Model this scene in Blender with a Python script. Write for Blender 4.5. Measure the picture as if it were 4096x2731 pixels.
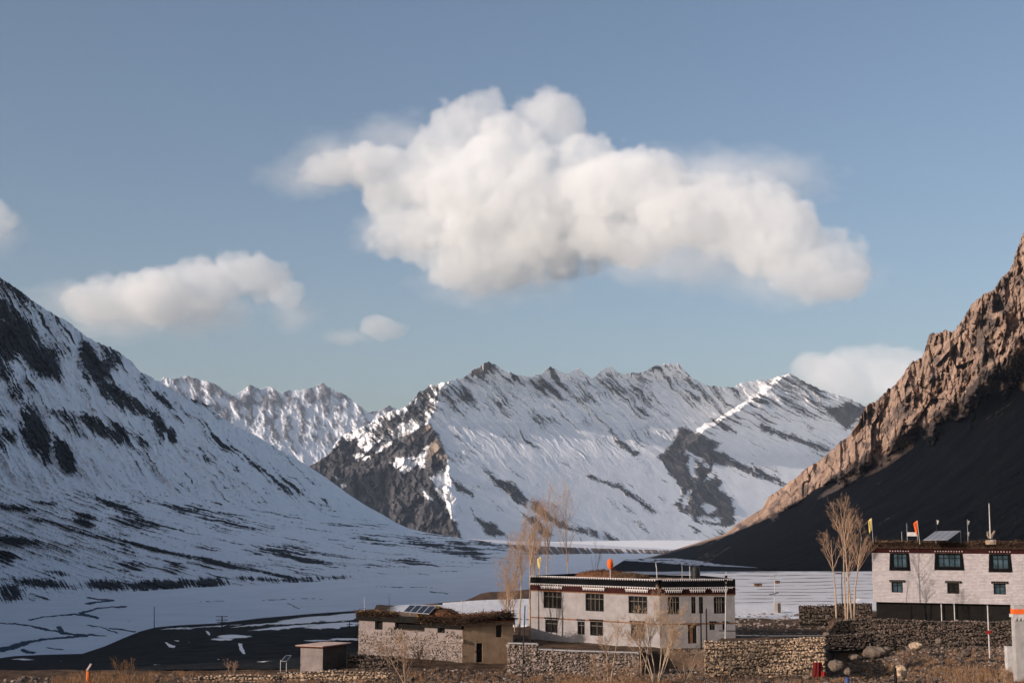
import bpy, bmesh, math, random
import numpy as np
from mathutils import Vector, Matrix

# ------------------------------------------------------------------ camera
for o in list(bpy.data.objects):
    bpy.data.objects.remove(o)
SC = bpy.context.scene
COL = SC.collection
W0, H0, F = 4096.0, 2731.0, 5627.0          # photograph size and focal length in its pixels
PITCH = math.atan(726.5 / F)
cam_d = bpy.data.cameras.new('camera')
cam_d.sensor_width = 36.0
cam_d.lens = F / W0 * 36.0
cam_d.clip_start = 0.5
cam_d.clip_end = 80000.0
cam = bpy.data.objects.new('camera', cam_d)
cam.rotation_euler = (math.pi / 2 + PITCH, 0, 0)
COL.objects.link(cam)
SC.camera = cam

# ------------------------------------------------------------------ sky, sun, exposure
SUN_EL = math.radians(17.0)
SUN_H = (-0.85, -0.527)
_n = math.hypot(*SUN_H)
TOSUN = Vector((SUN_H[0] / _n * math.cos(SUN_EL), SUN_H[1] / _n * math.cos(SUN_EL), math.sin(SUN_EL)))
world = bpy.data.worlds.new('World')
SC.world = world
world.use_nodes = True
wn = world.node_tree.nodes
wl = world.node_tree.links
bg = wn['Background']
sky = wn.new('ShaderNodeTexSky')
sky.sky_type = 'NISHITA'
sky.sun_disc = False
sky.sun_elevation = SUN_EL
sky.sun_rotation = math.atan2(TOSUN.x, TOSUN.y)
sky.altitude = 1500
sky.air_density = 1.0
sky.dust_density = 8.0
sky.ozone_density = 0.9
wl.new(sky.outputs[0], bg.inputs[0])
bg.inputs[1].default_value = 0.093
sun_d = bpy.data.lights.new('sun', 'SUN')
sun_d.energy = 3.6
sun_d.angle = math.radians(0.53)
sun_d.color = (1.0, 0.85, 0.755)
sun = bpy.data.objects.new('sun', sun_d)
sun.rotation_euler = TOSUN.to_track_quat('Z', 'Y').to_euler()
COL.objects.link(sun)
SC.view_settings.view_transform = 'Standard'
SC.view_settings.look = 'None'
SC.view_settings.exposure = 0.50
SC.view_settings.gamma = 1.0
SC.view_settings.use_curve_mapping = False
SC.cycles.max_bounces = 16
SC.cycles.volume_step_rate = 7.0
SC.cycles.diffuse_bounces = 5
SC.cycles.transparent_max_bounces = 16
SC.cycles.volume_bounces = 7
SC.cycles.use_denoising = True

# ------------------------------------------------------------------ helpers: numbers
RNG = np.random.default_rng(7)
random.seed(7)
_P = np.random.default_rng(11).permutation(256)
_P = np.concatenate([_P, _P, _P])
_G = np.stack([np.cos(np.arange(256) * 2.399963), np.sin(np.arange(256) * 2.399963)], 1)

def pn(x, y, seed=0):
    """2D gradient noise, about -1..1"""
    x = np.asarray(x, float) + seed * 17.13
    y = np.asarray(y, float) + seed * 9.71
    x, y = np.broadcast_arrays(x, y)
    xi = np.floor(x).astype(int); yi = np.floor(y).astype(int)
    xf = x - xi; yf = y - yi
    u = xf * xf * xf * (xf * (xf * 6 - 15) + 10); v = yf * yf * yf * (yf * (yf * 6 - 15) + 10)
    def g(ix, iy, fx, fy):
        h = _P[_P[ix & 255] + (iy & 255)]
        gr = _G[h]
        return gr[..., 0] * fx + gr[..., 1] * fy
    a = g(xi, yi, xf, yf); b = g(xi + 1, yi, xf - 1, yf)
    c = g(xi, yi + 1, xf, yf - 1); d = g(xi + 1, yi + 1, xf - 1, yf - 1)
    return 1.5 * ((a * (1 - u) + b * u) * (1 - v) + (c * (1 - u) + d * u) * v)

def fbm(x, y, octv=4, seed=0, gain=0.5):
    s = 0.0; a = 1.0; t = 0.0
    for i in range(octv):
        s = s + a * pn(np.asarray(x) * 2 ** i, np.asarray(y) * 2 ** i, seed + i * 3)
        t += a; a *= gain
    return s / t

def ridged(x, y, octv=4, seed=0, gain=0.5):
    s = 0.0; a = 1.0; t = 0.0
    for i in range(octv):
        s = s + a * (1 - 2 * np.abs(pn(np.asarray(x) * 2 ** i, np.asarray(y) * 2 ** i, seed + i * 3)))
        t += a; a *= gain
    return s / t

def sstep(a, b, x):
    t = np.clip((x - a) / (b - a), 0, 1)
    return t * t * (3 - 2 * t)

def facet(x, y, seed=0):
    """angular blocks: every cell of a jittered grid is a plane with its own tilt and height"""
    x = np.asarray(x, float); y = np.asarray(y, float)
    xi = np.floor(x).astype(int); yi = np.floor(y).astype(int)
    best = np.full(x.shape, 1e9); val = np.zeros(x.shape)
    for dx in (-1, 0, 1):
        for dy in (-1, 0, 1):
            cx = xi + dx; cy = yi + dy
            h = _P[_P[(cx + seed * 7) & 255] + (cy & 255)]; h2 = _P[h + 37]; h3 = _P[h2 + 91]; h4 = _P[h3 + 13]
            ox = x - (cx + h / 255.0); oy = y - (cy + h2 / 255.0)
            d = ox * ox + oy * oy
            v = (h3 / 127.5 - 1) * ox + (h4 / 127.5 - 1) * oy + (h2 / 255.0 - 0.5) * 0.9
            m = d < best
            val = np.where(m, v, val); best = np.where(m, d, best)
    return val

_cp, _sp = math.cos(PITCH), math.sin(PITCH)

def ray(px, py):
    cx = (np.asarray(px, float) - W0 / 2) / F
    cy = (H0 / 2 - np.asarray(py, float)) / F
    dy = _cp - cy * _sp
    dz = _sp + cy * _cp
    return cx / dy, dz / dy          # x and z per metre of y

def at(px, py, Y):
    rx, rz = ray(px, py)
    return Vector((float(rx) * Y, Y, float(rz) * Y))

def at_z(px, py, z):
    rx, rz = ray(px, py)
    Y = z / float(rz)
    return Vector((float(rx) * Y, Y, z))

def ry(py):                         # slope of the sight line in column 2048
    return float(ray(2048, py)[1])

def inpoly(px, py, pts):
    """signed distance (px) to a polygon: positive inside"""
    pts = np.asarray(pts, float)
    inside = np.zeros(px.shape, bool); dist = np.full(px.shape, 1e9)
    n = len(pts)
    for i in range(n):
        x1, y1 = pts[i]; x2, y2 = pts[(i + 1) % n]
        c = ((y1 > py) != (y2 > py))
        with np.errstate(divide='ignore', invalid='ignore'):
            xx = (x2 - x1) * (py - y1) / (y2 - y1 if y2 != y1 else 1e-9) + x1
        inside ^= c & (px < xx)
        dx, dy = x2 - x1, y2 - y1
        t = np.clip(((px - x1) * dx + (py - y1) * dy) / (dx * dx + dy * dy + 1e-9), 0, 1)
        dist = np.minimum(dist, np.hypot(px - x1 - t * dx, py - y1 - t * dy))
    return np.where(inside, dist, -dist)

# ------------------------------------------------------------------ helpers: materials
MATS = {}
def new_mat(name):
    m = bpy.data.materials.new(name); m.use_nodes = True
    nt = m.node_tree; b = nt.nodes['Principled BSDF']
    b.inputs['Roughness'].default_value = 0.9
    b.inputs['Specular IOR Level'].default_value = 0.15
    MATS[name] = m
    return m, nt, b

def nd(nt, typ, **kw):
    n = nt.nodes.new(typ)
    for k, v in kw.items():
        if k.startswith('i_'):
            n.inputs[k[2:].replace('_', ' ')].default_value = v
        elif isinstance(k, str) and k.startswith('n'):
            n.inputs[int(k[1:])].default_value = v
        else:
            setattr(n, k, v)
    return n

def ramp(nt, src, stops):
    r = nt.nodes.new('ShaderNodeValToRGB')
    e = r.color_ramp.elements
    while len(e) < len(stops):
        e.new(0.5)
    for i, (p, c) in enumerate(stops):
        e[i].position = p
        e[i].color = (c[0], c[1], c[2], 1) if hasattr(c, '__len__') else (c, c, c, 1)
    nt.links.new(src, r.inputs[0])
    return r

def noise_tex(nt, scale, detail=4, rough=0.55, vec=None, coord='Object', mapscale=None):
    if vec is None:
        tc = nt.nodes.new('ShaderNodeTexCoord'); vec = tc.outputs[coord]
    if mapscale is not None:
        mp = nt.nodes.new('ShaderNodeMapping'); mp.inputs['Scale'].default_value = mapscale
        nt.links.new(vec, mp.inputs[0]); vec = mp.outputs[0]
    t = nt.nodes.new('ShaderNodeTexNoise')
    t.inputs['Scale'].default_value = scale; t.inputs['Detail'].default_value = detail
    t.inputs['Roughness'].default_value = rough
    nt.links.new(vec, t.inputs['Vector'])
    return t.outputs['Fac']

def mixc(nt, fac, a, b):
    m = nt.nodes.new('ShaderNodeMix'); m.data_type = 'RGBA'
    for s, v in ((6, a), (7, b)):
        if isinstance(v, (tuple, list)):
            m.inputs[s].default_value = (v[0], v[1], v[2], 1)
        else:
            nt.links.new(v, m.inputs[s])
    if isinstance(fac, (int, float)):
        m.inputs[0].default_value = fac
    else:
        nt.links.new(fac, m.inputs[0])
    return m.outputs[2]

def math_n(nt, op, a, b=0.0, clamp=False):
    m = nt.nodes.new('ShaderNodeMath'); m.operation = op; m.use_clamp = clamp
    for i, v in enumerate((a, b)):
        if isinstance(v, (int, float)):
            m.inputs[i].default_value = v
        else:
            nt.links.new(v, m.inputs[i])
    return m.outputs[0]

def bump(nt, b, h, strength=0.5, dist=0.05):
    n = nt.nodes.new('ShaderNodeBump')
    n.inputs['Strength'].default_value = strength; n.inputs['Distance'].default_value = dist
    nt.links.new(h, n.inputs['Height']); nt.links.new(n.outputs[0], b.inputs['Normal'])

def simple(name, col, var=0.25, scale=3.0, rough=0.85, metal=0.0, bmp=0.0, bdist=0.02, spec=0.15, detail=5):
    m, nt, b = new_mat(name)
    n = noise_tex(nt, scale, detail)
    lo = tuple(c * (1 - var) for c in col); hi = tuple(min(1, c * (1 + var)) for c in col)
    r = ramp(nt, n, [(0.3, lo), (0.7, hi)])
    nt.links.new(r.outputs[0], b.inputs['Base Color'])
    b.inputs['Roughness'].default_value = rough; b.inputs['Metallic'].default_value = metal
    b.inputs['Specular IOR Level'].default_value = spec
    if bmp:
        bump(nt, b, noise_tex(nt, scale * 4, 6), bmp, bdist)
    return m

def terrain_mat(name, snow, rock_lo, rock_hi, rscale, dscale, damp=0.35, edge=0.12, bmp=0.4, bdist=4.0, snow_lo=None, tint=None):
    """vertex attribute 'rock' (>0 rock, <0 snow) broken up by fine noise"""
    m, nt, b = new_mat(name)
    a = nd(nt, 'ShaderNodeAttribute', attribute_name='rock')
    dn = noise_tex(nt, dscale, 6, 0.62)
    v = math_n(nt, 'ADD', a.outputs['Fac'], math_n(nt, 'MULTIPLY', math_n(nt, 'SUBTRACT', dn, 0.5), damp * 2))
    mr = nd(nt, 'ShaderNodeMapRange'); mr.inputs[1].default_value = -edge; mr.inputs[2].default_value = edge
    nt.links.new(v, mr.inputs[0])
    rn = noise_tex(nt, rscale, 6, 0.6)
    rc = ramp(nt, rn, [(0.32, rock_lo), (0.68, rock_hi)])
    rcol = rc.outputs[0]
    if tint is not None:
        a2 = nd(nt, 'ShaderNodeAttribute', attribute_name='tint')
        rcol = mixc(nt, a2.outputs['Fac'], rcol, tint)
    sn = ramp(nt, noise_tex(nt, dscale * 0.25, 4), [(0.3, snow_lo or tuple(c * 0.9 for c in snow)), (0.7, snow)])
    c = mixc(nt, mr.outputs[0], sn.outputs[0], rcol)
    nt.links.new(c, b.inputs['Base Color'])
    b.inputs['Specular IOR Level'].default_value = 0.05
    if bmp:
        h = math_n(nt, 'ADD', dn, math_n(nt, 'MULTIPLY', mr.outputs[0], 0.6))
        bump(nt, b, h, bmp, bdist)
    return m

# ------------------------------------------------------------------ helpers: objects
def mesh_np(name, verts, faces, mat=None, smooth=True, attrs=None):
    """verts (n,3), faces (m,k) arrays -> mesh datablock"""
    me = bpy.data.meshes.new(name)
    verts = np.asarray(verts, np.float32); faces = np.asarray(faces, np.int32)
    m, k = faces.shape
    me.vertices.add(len(verts)); me.vertices.foreach_set('co', verts.ravel())
    me.loops.add(m * k); me.loops.foreach_set('vertex_index', faces.ravel())
    me.polygons.add(m)
    me.polygons.foreach_set('loop_start', np.arange(0, m * k, k, dtype=np.int32))
    me.update(calc_edges=True)
    me.validate()
    me.polygons.foreach_set('use_smooth', np.full(len(me.polygons), smooth))
    if attrs:
        for an, av in attrs.items():
            at_ = me.attributes.new(an, 'FLOAT', 'POINT'); at_.data.foreach_set('value', np.asarray(av, np.float32).ravel())
    if mat:
        me.materials.append(MATS[mat])
    return me

def link(name, me, parent=None, loc=None, rot=None):
    o = bpy.data.objects.new(name, me)
    COL.objects.link(o)
    if parent is not None:
        o.parent = parent
    if loc is not None:
        o.location = loc
    if rot is not None:
        o.rotation_euler = rot
    return o

def tag(o, label=None, cat=None, group=None, kind=None):
    if label: o['label'] = label
    if cat: o['category'] = cat
    if group: o['group'] = group
    if kind: o['kind'] = kind
    return o

def structure(name, me):
    return tag(link(name, me), kind='structure')

def grid_faces(nu, nv):
    i = np.arange(nu - 1)[:, None]; j = np.arange(nv - 1)[None, :]
    a = (i * nv + j).ravel()
    return np.stack([a, a + nv, a + nv + 1, a + 1], 1)

def rows_grid(rows, vs, px, nv, blur=0):
    """rows: polylines (px,py,Y) at parameters vs -> py, Y arrays (nu,nv)"""
    PY = []; YY = []
    for r in rows:
        r = np.asarray(r, float)
        PY.append(np.interp(px, r[:, 0], r[:, 1])); YY.append(np.interp(px, r[:, 0], np.log(r[:, 2])))
    PY = np.array(PY); YY = np.array(YY)
    v = np.linspace(0, 1, nv); vs = np.asarray(vs, float)
    k = np.clip(np.searchsorted(vs, v, 'right') - 1, 0, len(vs) - 2)
    t = (v - vs[k]) / (vs[k + 1] - vs[k])
    py = (PY[k] * (1 - t)[:, None] + PY[k + 1] * t[:, None]).T
    Y = (YY[k] * (1 - t)[:, None] + YY[k + 1] * t[:, None]).T
    for _ in range(blur):
        for A in (Y, py):
            A[:, 1:-1] = (A[:, :-2] + 2 * A[:, 1:-1] + A[:, 2:]) / 4
    return py, np.exp(Y)

def patch(name, mat, px, py, Y, rock, back=None, front=None, attrs=None):
    """sheet of terrain: columns px (nu), py / Y (nu,nv) from crest (v=0) to foot (v=1)"""
    nu, nv = Y.shape
    rx, rz = ray(px[:, None] + 0 * py, py)
    V = np.stack([rx * Y, Y, rz * Y], 2)
    ex = {k: v for k, v in (attrs or {}).items()}
    if back is not None:                 # the side of the mountain that the camera does not see
        cr = V[:, 0]
        bs = []
        for d, dz in back[::-1]:
            q = cr.copy(); q[:, 1] += d; q[:, 0] *= (1 + d / np.maximum(cr[:, 1], 1)); q[:, 2] -= dz
            bs.append(q)
        B = np.stack(bs, 1)
        V = np.concatenate([B, V], 1)
        rock = np.concatenate([np.repeat(rock[:, :1], len(back), 1), rock], 1)
        ex = {k: np.concatenate([np.repeat(v[:, :1], len(back), 1), v], 1) for k, v in ex.items()}
    if front is not None:                # skirt below the foot
        q = V[:, -1].copy(); q[:, 2] -= front
        V = np.concatenate([V, q[:, None]], 1)
        rock = np.concatenate([rock, rock[:, -1:]], 1)
        ex = {k: np.concatenate([v, v[:, -1:]], 1) for k, v in ex.items()}
    nu, nv = V.shape[:2]
    ex['rock'] = rock
    me = mesh_np(name, V.reshape(-1, 3), grid_faces(nu, nv), mat, True, ex)
    return structure(name, me)

# ================================================================== the large setting
terrain_mat('left_mountain_ground', (0.93, 0.93, 0.94), (0.006, 0.007, 0.009), (0.052, 0.050, 0.052), 0.05, 0.16, 0.62, 0.18, 0.5, 2.0)
terrain_mat('centre_mountain_ground', (0.92, 0.92, 0.93), (0.016, 0.018, 0.022), (0.105, 0.098, 0.098), 0.018, 0.07, 0.55, 0.26, 0.35, 4.0, tint=(0.30, 0.23, 0.17))
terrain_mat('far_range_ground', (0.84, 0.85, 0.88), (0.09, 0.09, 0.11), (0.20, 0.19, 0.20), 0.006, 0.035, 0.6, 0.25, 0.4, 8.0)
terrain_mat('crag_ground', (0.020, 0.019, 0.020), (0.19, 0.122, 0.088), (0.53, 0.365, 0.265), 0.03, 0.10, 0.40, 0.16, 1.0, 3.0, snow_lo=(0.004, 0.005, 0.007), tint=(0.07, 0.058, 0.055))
terrain_mat('valley_snow', (0.95, 0.95, 0.96), (0.03, 0.035, 0.04), (0.10, 0.10, 0.11), 0.05, 0.09, 0.30, 0.10, 0.2, 1.0, tint=(0.045, 0.075, 0.11))
terrain_mat('bluff_ground', (0.74, 0.74, 0.78), (0.10, 0.08, 0.07), (0.26, 0.20, 0.17), 0.03, 0.03, 0.40, 0.15, 0.5, 4.0)
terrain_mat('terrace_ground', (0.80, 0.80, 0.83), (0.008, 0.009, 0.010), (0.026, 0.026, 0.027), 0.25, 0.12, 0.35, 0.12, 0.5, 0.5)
terrain_mat('field_snow', (0.66, 0.65, 0.66), (0.09, 0.075, 0.065), (0.18, 0.145, 0.12), 0.3, 0.30, 0.30, 0.10, 0.3, 0.3)
terrain_mat('village_soil', (0.72, 0.71, 0.72), (0.035, 0.025, 0.018), (0.15, 0.095, 0.062), 0.55, 0.8, 0.25, 0.15, 0.9, 0.25)

def cols(a, b, step, lo=None, hi=None, outer=30):
    c = [np.arange(a, b + 1e-6, step)]
    if lo is not None: c.insert(0, np.arange(lo, a, outer))
    if hi is not None: c.append(np.arange(b + outer, hi, outer))
    return np.concatenate(c).astype(float)

def ell(px, py, blobs):
    s = np.zeros(px.shape)
    for cx, cy, rx_, ry_, ang, w in blobs:
        a = math.radians(ang)
        dx, dy = px - cx, py - cy
        u = (dx * math.cos(a) + dy * math.sin(a)) / rx_; v = (-dx * math.sin(a) + dy * math.cos(a)) / ry_
        s = np.maximum(s, w * np.clip(1.35 - np.sqrt(u * u + v * v), 0, 1))
    return s

def zY(px, py, z):
    return z / ray(px, py)[1]

# ---- the base sheet under everything
gx = np.array([-13000, 13000.0]);
g_me = mesh_np('ground', [(-13000, -3000, -100), (13000, -3000, -100), (13000, 13500, -100), (-13000, 13500, -100)], [[0, 1, 2, 3]], 'valley_snow', False, {'rock': [-1.0] * 4, 'tint': [0.0] * 4})
structure('ground', g_me)

# ---- far range
fr_crest = [(300, 1600), (500, 1560), (636, 1522), (655, 1508), (700, 1516), (735, 1502), (790, 1513), (850, 1530), (905, 1563), (930, 1583), (972, 1562), (1000, 1537), (1040, 1556), (1082, 1543), (1120, 1572), (1160, 1562), (1200, 1560), (1240, 1552), (1270, 1540), (1292, 1532), (1330, 1558), (1389, 1582), (1430, 1615), (1470, 1650), (1500, 1646), (1530, 1634), (1562, 1620), (1595, 1645), (1650, 1660), (1750, 1640), (1900, 1680), (2200, 1700)]
px = cols(560, 1640, 3.0, 300, 2200, 25)
nv = 150
py, Y = rows_grid([[(a, b, 12400) for a, b in fr_crest], [(300, 1780, 11000), (2200, 1820, 11000)], [(300, 2130, 9300), (2200, 2150, 9300)]], [0, .45, 1], px, nv, 6)
PX = px[:, None] + 0 * py
jag = (pn(px / 16, 0 * px, 3) * 5 + pn(px / 6, 0 * px, 5) * 3)
py = py + (jag[:, None]) * np.linspace(1, 0, nv)[None, :] ** 3
fn = fbm((PX - 0.6 * py) / 40, (py + 0.6 * PX) / 70, 6, 31, 0.62)
Y = 9300 + (2140 - py) * 5.0
Y = Y - 120 * fbm(PX / 110, py / 130, 5, 21) + (PX - 1000) * 2.0 - 90 * np.clip(fn, -.2, .6) * 1.0
rock = fn * 2.2 + 0.05 - 0.6 * sstep(1600, 1950, py) + 0.3 * ell(PX, py, [(1290, 1560, 80, 40, 20, 1), (1060, 1590, 110, 40, 0, 1), (760, 1530, 80, 30, 10, 1)])
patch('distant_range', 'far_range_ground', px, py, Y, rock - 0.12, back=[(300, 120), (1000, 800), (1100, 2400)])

# ---- centre mountain
cm_crest = [(1000, 1990), (1150, 1920), (1241, 1862), (1317, 1816), (1342, 1768), (1368, 1740), (1420, 1715), (1460, 1703), (1530, 1662), (1570, 1640), (1610, 1637), (1640, 1608), (1680, 1566), (1720, 1543), (1760, 1533), (1800, 1522), (1850, 1516), (1872, 1494), (1920, 1466), (1952, 1443), (1975, 1458), (2020, 1482), (2070, 1500), (2125, 1508), (2170, 1490), (2203, 1462), (2230, 1484), (2264, 1494), (2316, 1472), (2345, 1500), (2368, 1512), (2438, 1463), (2470, 1488), (2490, 1496), (2577, 1487), (2610, 1468), (2647, 1456), (2717, 1454), (2760, 1504), (2821, 1539), (2926, 1550), (2960, 1532), (2995, 1524), (3060, 1520), (3100, 1512), (3130, 1500), (3161, 1492), (3222, 1530), (3309, 1567), (3396, 1593), (3465, 1628), (3600, 1690), (3800, 1790), (4100, 1900), (4500, 1990)]
px = cols(1236, 3480, 2.6, 1000, 4500, 25)
nv = 290
py, Y = rows_grid([[(a, b, 6900) for a, b in cm_crest], [(1000, 2185, 5750), (4500, 2200, 5750)]], [0, 1], px, nv)
PX = px[:, None] + 0 * py
vv = np.linspace(0, 1, nv)[None, :]
jag = pn(px / 22, 0 * px, 41) * 7 + pn(px / 9, 0 * px, 45) * 4
jag *= np.clip((px - 1300) / 200, 0.3, 1)
py = py + jag[:, None] * (1 - vv) ** 4
Y = 5750 + (2185 - py) * 1.75
pa = np.interp(py, [1443, 1520, 1690, 1830, 2080, 2190], [1955, 1800, 1716, 1790, 1822, 1850])
pb = np.interp(py, [1480, 1600, 1720, 1800, 1900, 2000, 2190], [3161, 3000, 2800, 2715, 2650, 2690, 2700])
wob = fbm(PX / 60, py / 60, 4, 51)
pa0, pb0 = pa, pb; pa = pa + wob * 25; pb = pb + wob * 30
Dl = (pa0 - PX) * 0.75
Dm = (np.minimum(PX, pb0) - pa0) * 1.30 + np.maximum(PX - pb0, 0) * 1.25
Dr = Dm - 480 * sstep(1840, 1600, py)
D = np.where(PX < pa0, Dl, Dm)
tr = sstep(-20, 20, PX - pb)
D = D * (1 - tr) + Dr * tr
Y = Y + D
Cs = PX * 0.98                                    # strata run down to the right
s1 = py - Cs + 30 * fbm(PX / 80, py / 80, 4, 57); t1 = PX + 0.6 * py
Cs2 = PX * 0.52
s2 = py - Cs2 + 14 * fbm(PX / 70, py / 70, 4, 59)
strat = np.where(PX < pb, 0.6 * fbm(s1 / 30, t1 / 200, 5, 61, 0.65) + 0.6 * fbm(s1 / 11, t1 / 190, 4, 62, 0.62), fbm(s2 / 12, t1 / 200, 5, 67, 0.6))
rel = ridged(s1 / 90, t1 / 420, 4, 71)
reg = np.where(PX < pb, sstep(1950, 1520, py), sstep(1900, 1560, py))
cliff = sstep(10, -10, PX - pa)
Y = Y - 30 * rel * (0.08 + 0.92 * reg) - 30 * strat * reg - cliff * (70 * ridged(PX / 75, py / 130, 5, 77) + 70 * facet((PX + .3 * py) / 60, (py - .3 * PX) / 80, 9) + 36 * facet(PX / 20, py / 30, 11))
Y = Y - 3.0 * fbm(PX / 70, py / 80, 4, 83)
wx = PX + 14 * fbm(PX / 40, py / 40, 4, 91); wy = py + 14 * fbm(PX / 40, py / 40, 4, 93)
def c4(l): return [(2300 + a / 1.7425, 1400 + b / 1.7425) for a, b in l]
polys = [
    [(1368, 1742), (1400, 1760), (1430, 1747), (1440, 1790), (1470, 1806), (1516, 1808), (1570, 1765), (1640, 1728), (1715, 1686), (1741, 1716), (1792, 1823), (1787, 1874), (1720, 1910), (1761, 1987), (1820, 2079), (1846, 2150), (1761, 2170), (1634, 2150), (1532, 2090), (1394, 2010), (1200, 1900), (1241, 1858), (1317, 1816)],
    [(1930, 1860), (1990, 1915), (2045, 1925), (2108, 2000), (2105, 2027), (2040, 1987), (1960, 1915)],
    [(1776, 1885), (1830, 1925), (1895, 1970), (1897, 1988), (1830, 1962), (1800, 1910)],
    [(1880, 2035), (1925, 2080), (1990, 2100), (2028, 2148), (1960, 2142), (1910, 2085)],
    [(2120, 1990), (2160, 2008), (2205, 2060), (2300, 2112), (2330, 2125), (2310, 2135), (2190, 2085), (2130, 2040)],
    [(2088, 2052), (2150, 2068), (2215, 2142), (2180, 2150), (2120, 2095)],
    c4([(20, 1225), (85, 1240), (90, 1290), (10, 1270)]), c4([(98, 1238), (165, 1252), (175, 1312), (105, 1300)]), c4([(195, 1262), (235, 1275), (300, 1330), (205, 1322)]),
    c4([(720, 540), (760, 532), (1020, 650), (985, 690), (1120, 765), (1280, 855), (1460, 945), (1270, 885), (1100, 808), (965, 795), (950, 850), (900, 915), (985, 868), (1025, 930), (1000, 960), (1095, 1022), (1125, 1205), (1060, 1242), (835, 1195), (822, 1160), (765, 1135), (685, 1080), (745, 1020), (700, 900), (640, 850), (580, 740), (680, 640)]),
    c4([(66, 880), (110, 870), (165, 895), (290, 930), (400, 1000), (520, 1080), (568, 1135), (520, 1120), (380, 1020), (280, 955), (190, 925)]),
    c4([(250, 610), (330, 640), (460, 720), (410, 745), (330, 690)]),
    c4([(410, 1190), (450, 1205), (515, 1275), (490, 1272)]), c4([(800, 1225), (850, 1240), (880, 1285), (840, 1270)]),
    c4([(1230, 800), (1270, 810), (1330, 850), (1480, 920), (1490, 935), (1430, 945), (1300, 890)]),
    c4([(1450, 180), (1560, 250), (1700, 370), (1760, 420), (1640, 330), (1480, 210)]),
    c4([(950, 470), (1010, 500), (1140, 575), (1100, 580), (960, 510)]),
    c4([(1300, 520), (1480, 570), (1700, 660), (1790, 700), (1740, 715), (1500, 620), (1300, 560)]),
    c4([(1720, 400), (1900, 370), (2030, 400), (1990, 470), (1900, 560), (1800, 480)]),
]
holes = [[(1567, 1859), (1582, 1833), (1649, 1822), (1670, 1858), (1620, 1892)], [(1412, 1815), (1440, 1808), (1475, 1830), (1440, 1838)], [(1660, 1840), (1690, 1800), (1712, 1790), (1700, 1850), (1680, 1870)],
         [(1690, 1945), (1728, 2000), (1720, 2000), (1685, 1955)], [(1335, 1905), (1385, 1945), (1370, 1945)],
         c4([(800, 745), (825, 745), (840, 800), (835, 890), (815, 880), (780, 790)]), c4([(755, 1010), (800, 985), (765, 1110), (745, 1060)]), c4([(880, 1080), (930, 1060), (975, 1090), (930, 1160)]), c4([(860, 1160), (1010, 1175), (1010, 1195), (870, 1185)]), c4([(890, 790), (915, 780), (930, 820), (900, 815)]), c4([(770, 700), (900, 760), (880, 775), (760, 720)])]
pm = np.full(PX.shape, -60.0)
for P in polys: pm = np.maximum(pm, inpoly(wx, wy, P))
for Hh in holes: pm = np.minimum(pm, -inpoly(wx, wy, Hh))
pm = np.clip(pm / 15.0, -1, 1)
dens = -0.80 + 0.50 * reg + 0.75 * fbm(PX / 150, py / 70, 3, 88) + 0.22 * sstep(90, 0, np.abs(py - np.interp(px, [a for a, b in cm_crest], [b for a, b in cm_crest])[:, None] - 60))
dens = dens - 0.35 * ell(PX, py, [(2740, 1660, 120, 60, 20, 1), (2650, 1590, 70, 40, 30, 1), (1830, 1650, 60, 60, 0, .7), (3080, 1560, 70, 30, 30, 1), (2880, 1850, 120, 70, 30, 1), (3000, 1980, 150, 60, 30, 1)])
leftridge = ell(PX, py, [(1680, 1620, 110, 60, -35, 1), (1560, 1700, 110, 40, -30, .8), (1930, 1470, 60, 30, 0, 1)])
spk = fbm(PX / 9, py / 7, 4, 95)
rock = np.maximum(strat * 1.9 + dens + 0.65 * leftridge + 0.25 * spk, pm * 0.9 - 0.05 + 0.85 * np.where(PX < pb, strat, fbm(s2 / 9, t1 / 120, 4, 97)) + 0.5 * spk)
Y = Y - 40 * np.clip(rock, 0, 1) * (1 - cliff) * (0.4 + facet(s1 / 40, t1 / 90, 13))
rock = np.maximum(rock, -1)
tint = ell(wx, wy, [(1765, 1790, 38, 60, 60, 1), (1700, 1720, 60, 12, -38, .8), (2195, 2060, 70, 30, 48, .5), (1900, 1490, 50, 18, -35, .8)])  # tan patches put warm sunlight on cliff and ridge into the rock colour
patch('snowy_mountain', 'centre_mountain_ground', px, py, Y, rock, back=[(250, 150), (900, 700), (1000, 1900)], front=60, attrs={'tint': tint})

# ---- unseen peak added on the left to shade the foot of the cliff
u = np.linspace(-1, 1, 60)
UX, UY = np.meshgrid(u, u, indexing='ij')
rr = np.hypot(UX, UY)
hz = np.clip(1 - rr, 0, 1) ** 0.9 * 1190 * (1 + 0.18 * ridged(UX * 3, UY * 3, 4, 99)) - 101
V = np.stack([-3150 + UX * 1150, 4900 + UY * 1500, hz], 2)
structure('snowy_mountain', mesh_np('snowy_mountain', V.reshape(-1, 3), grid_faces(60, 60), 'centre_mountain_ground', True, {'rock': fbm(UX * 9, UY * 9, 4, 100) - 0.2, 'tint': 0 * UX}))

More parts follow.
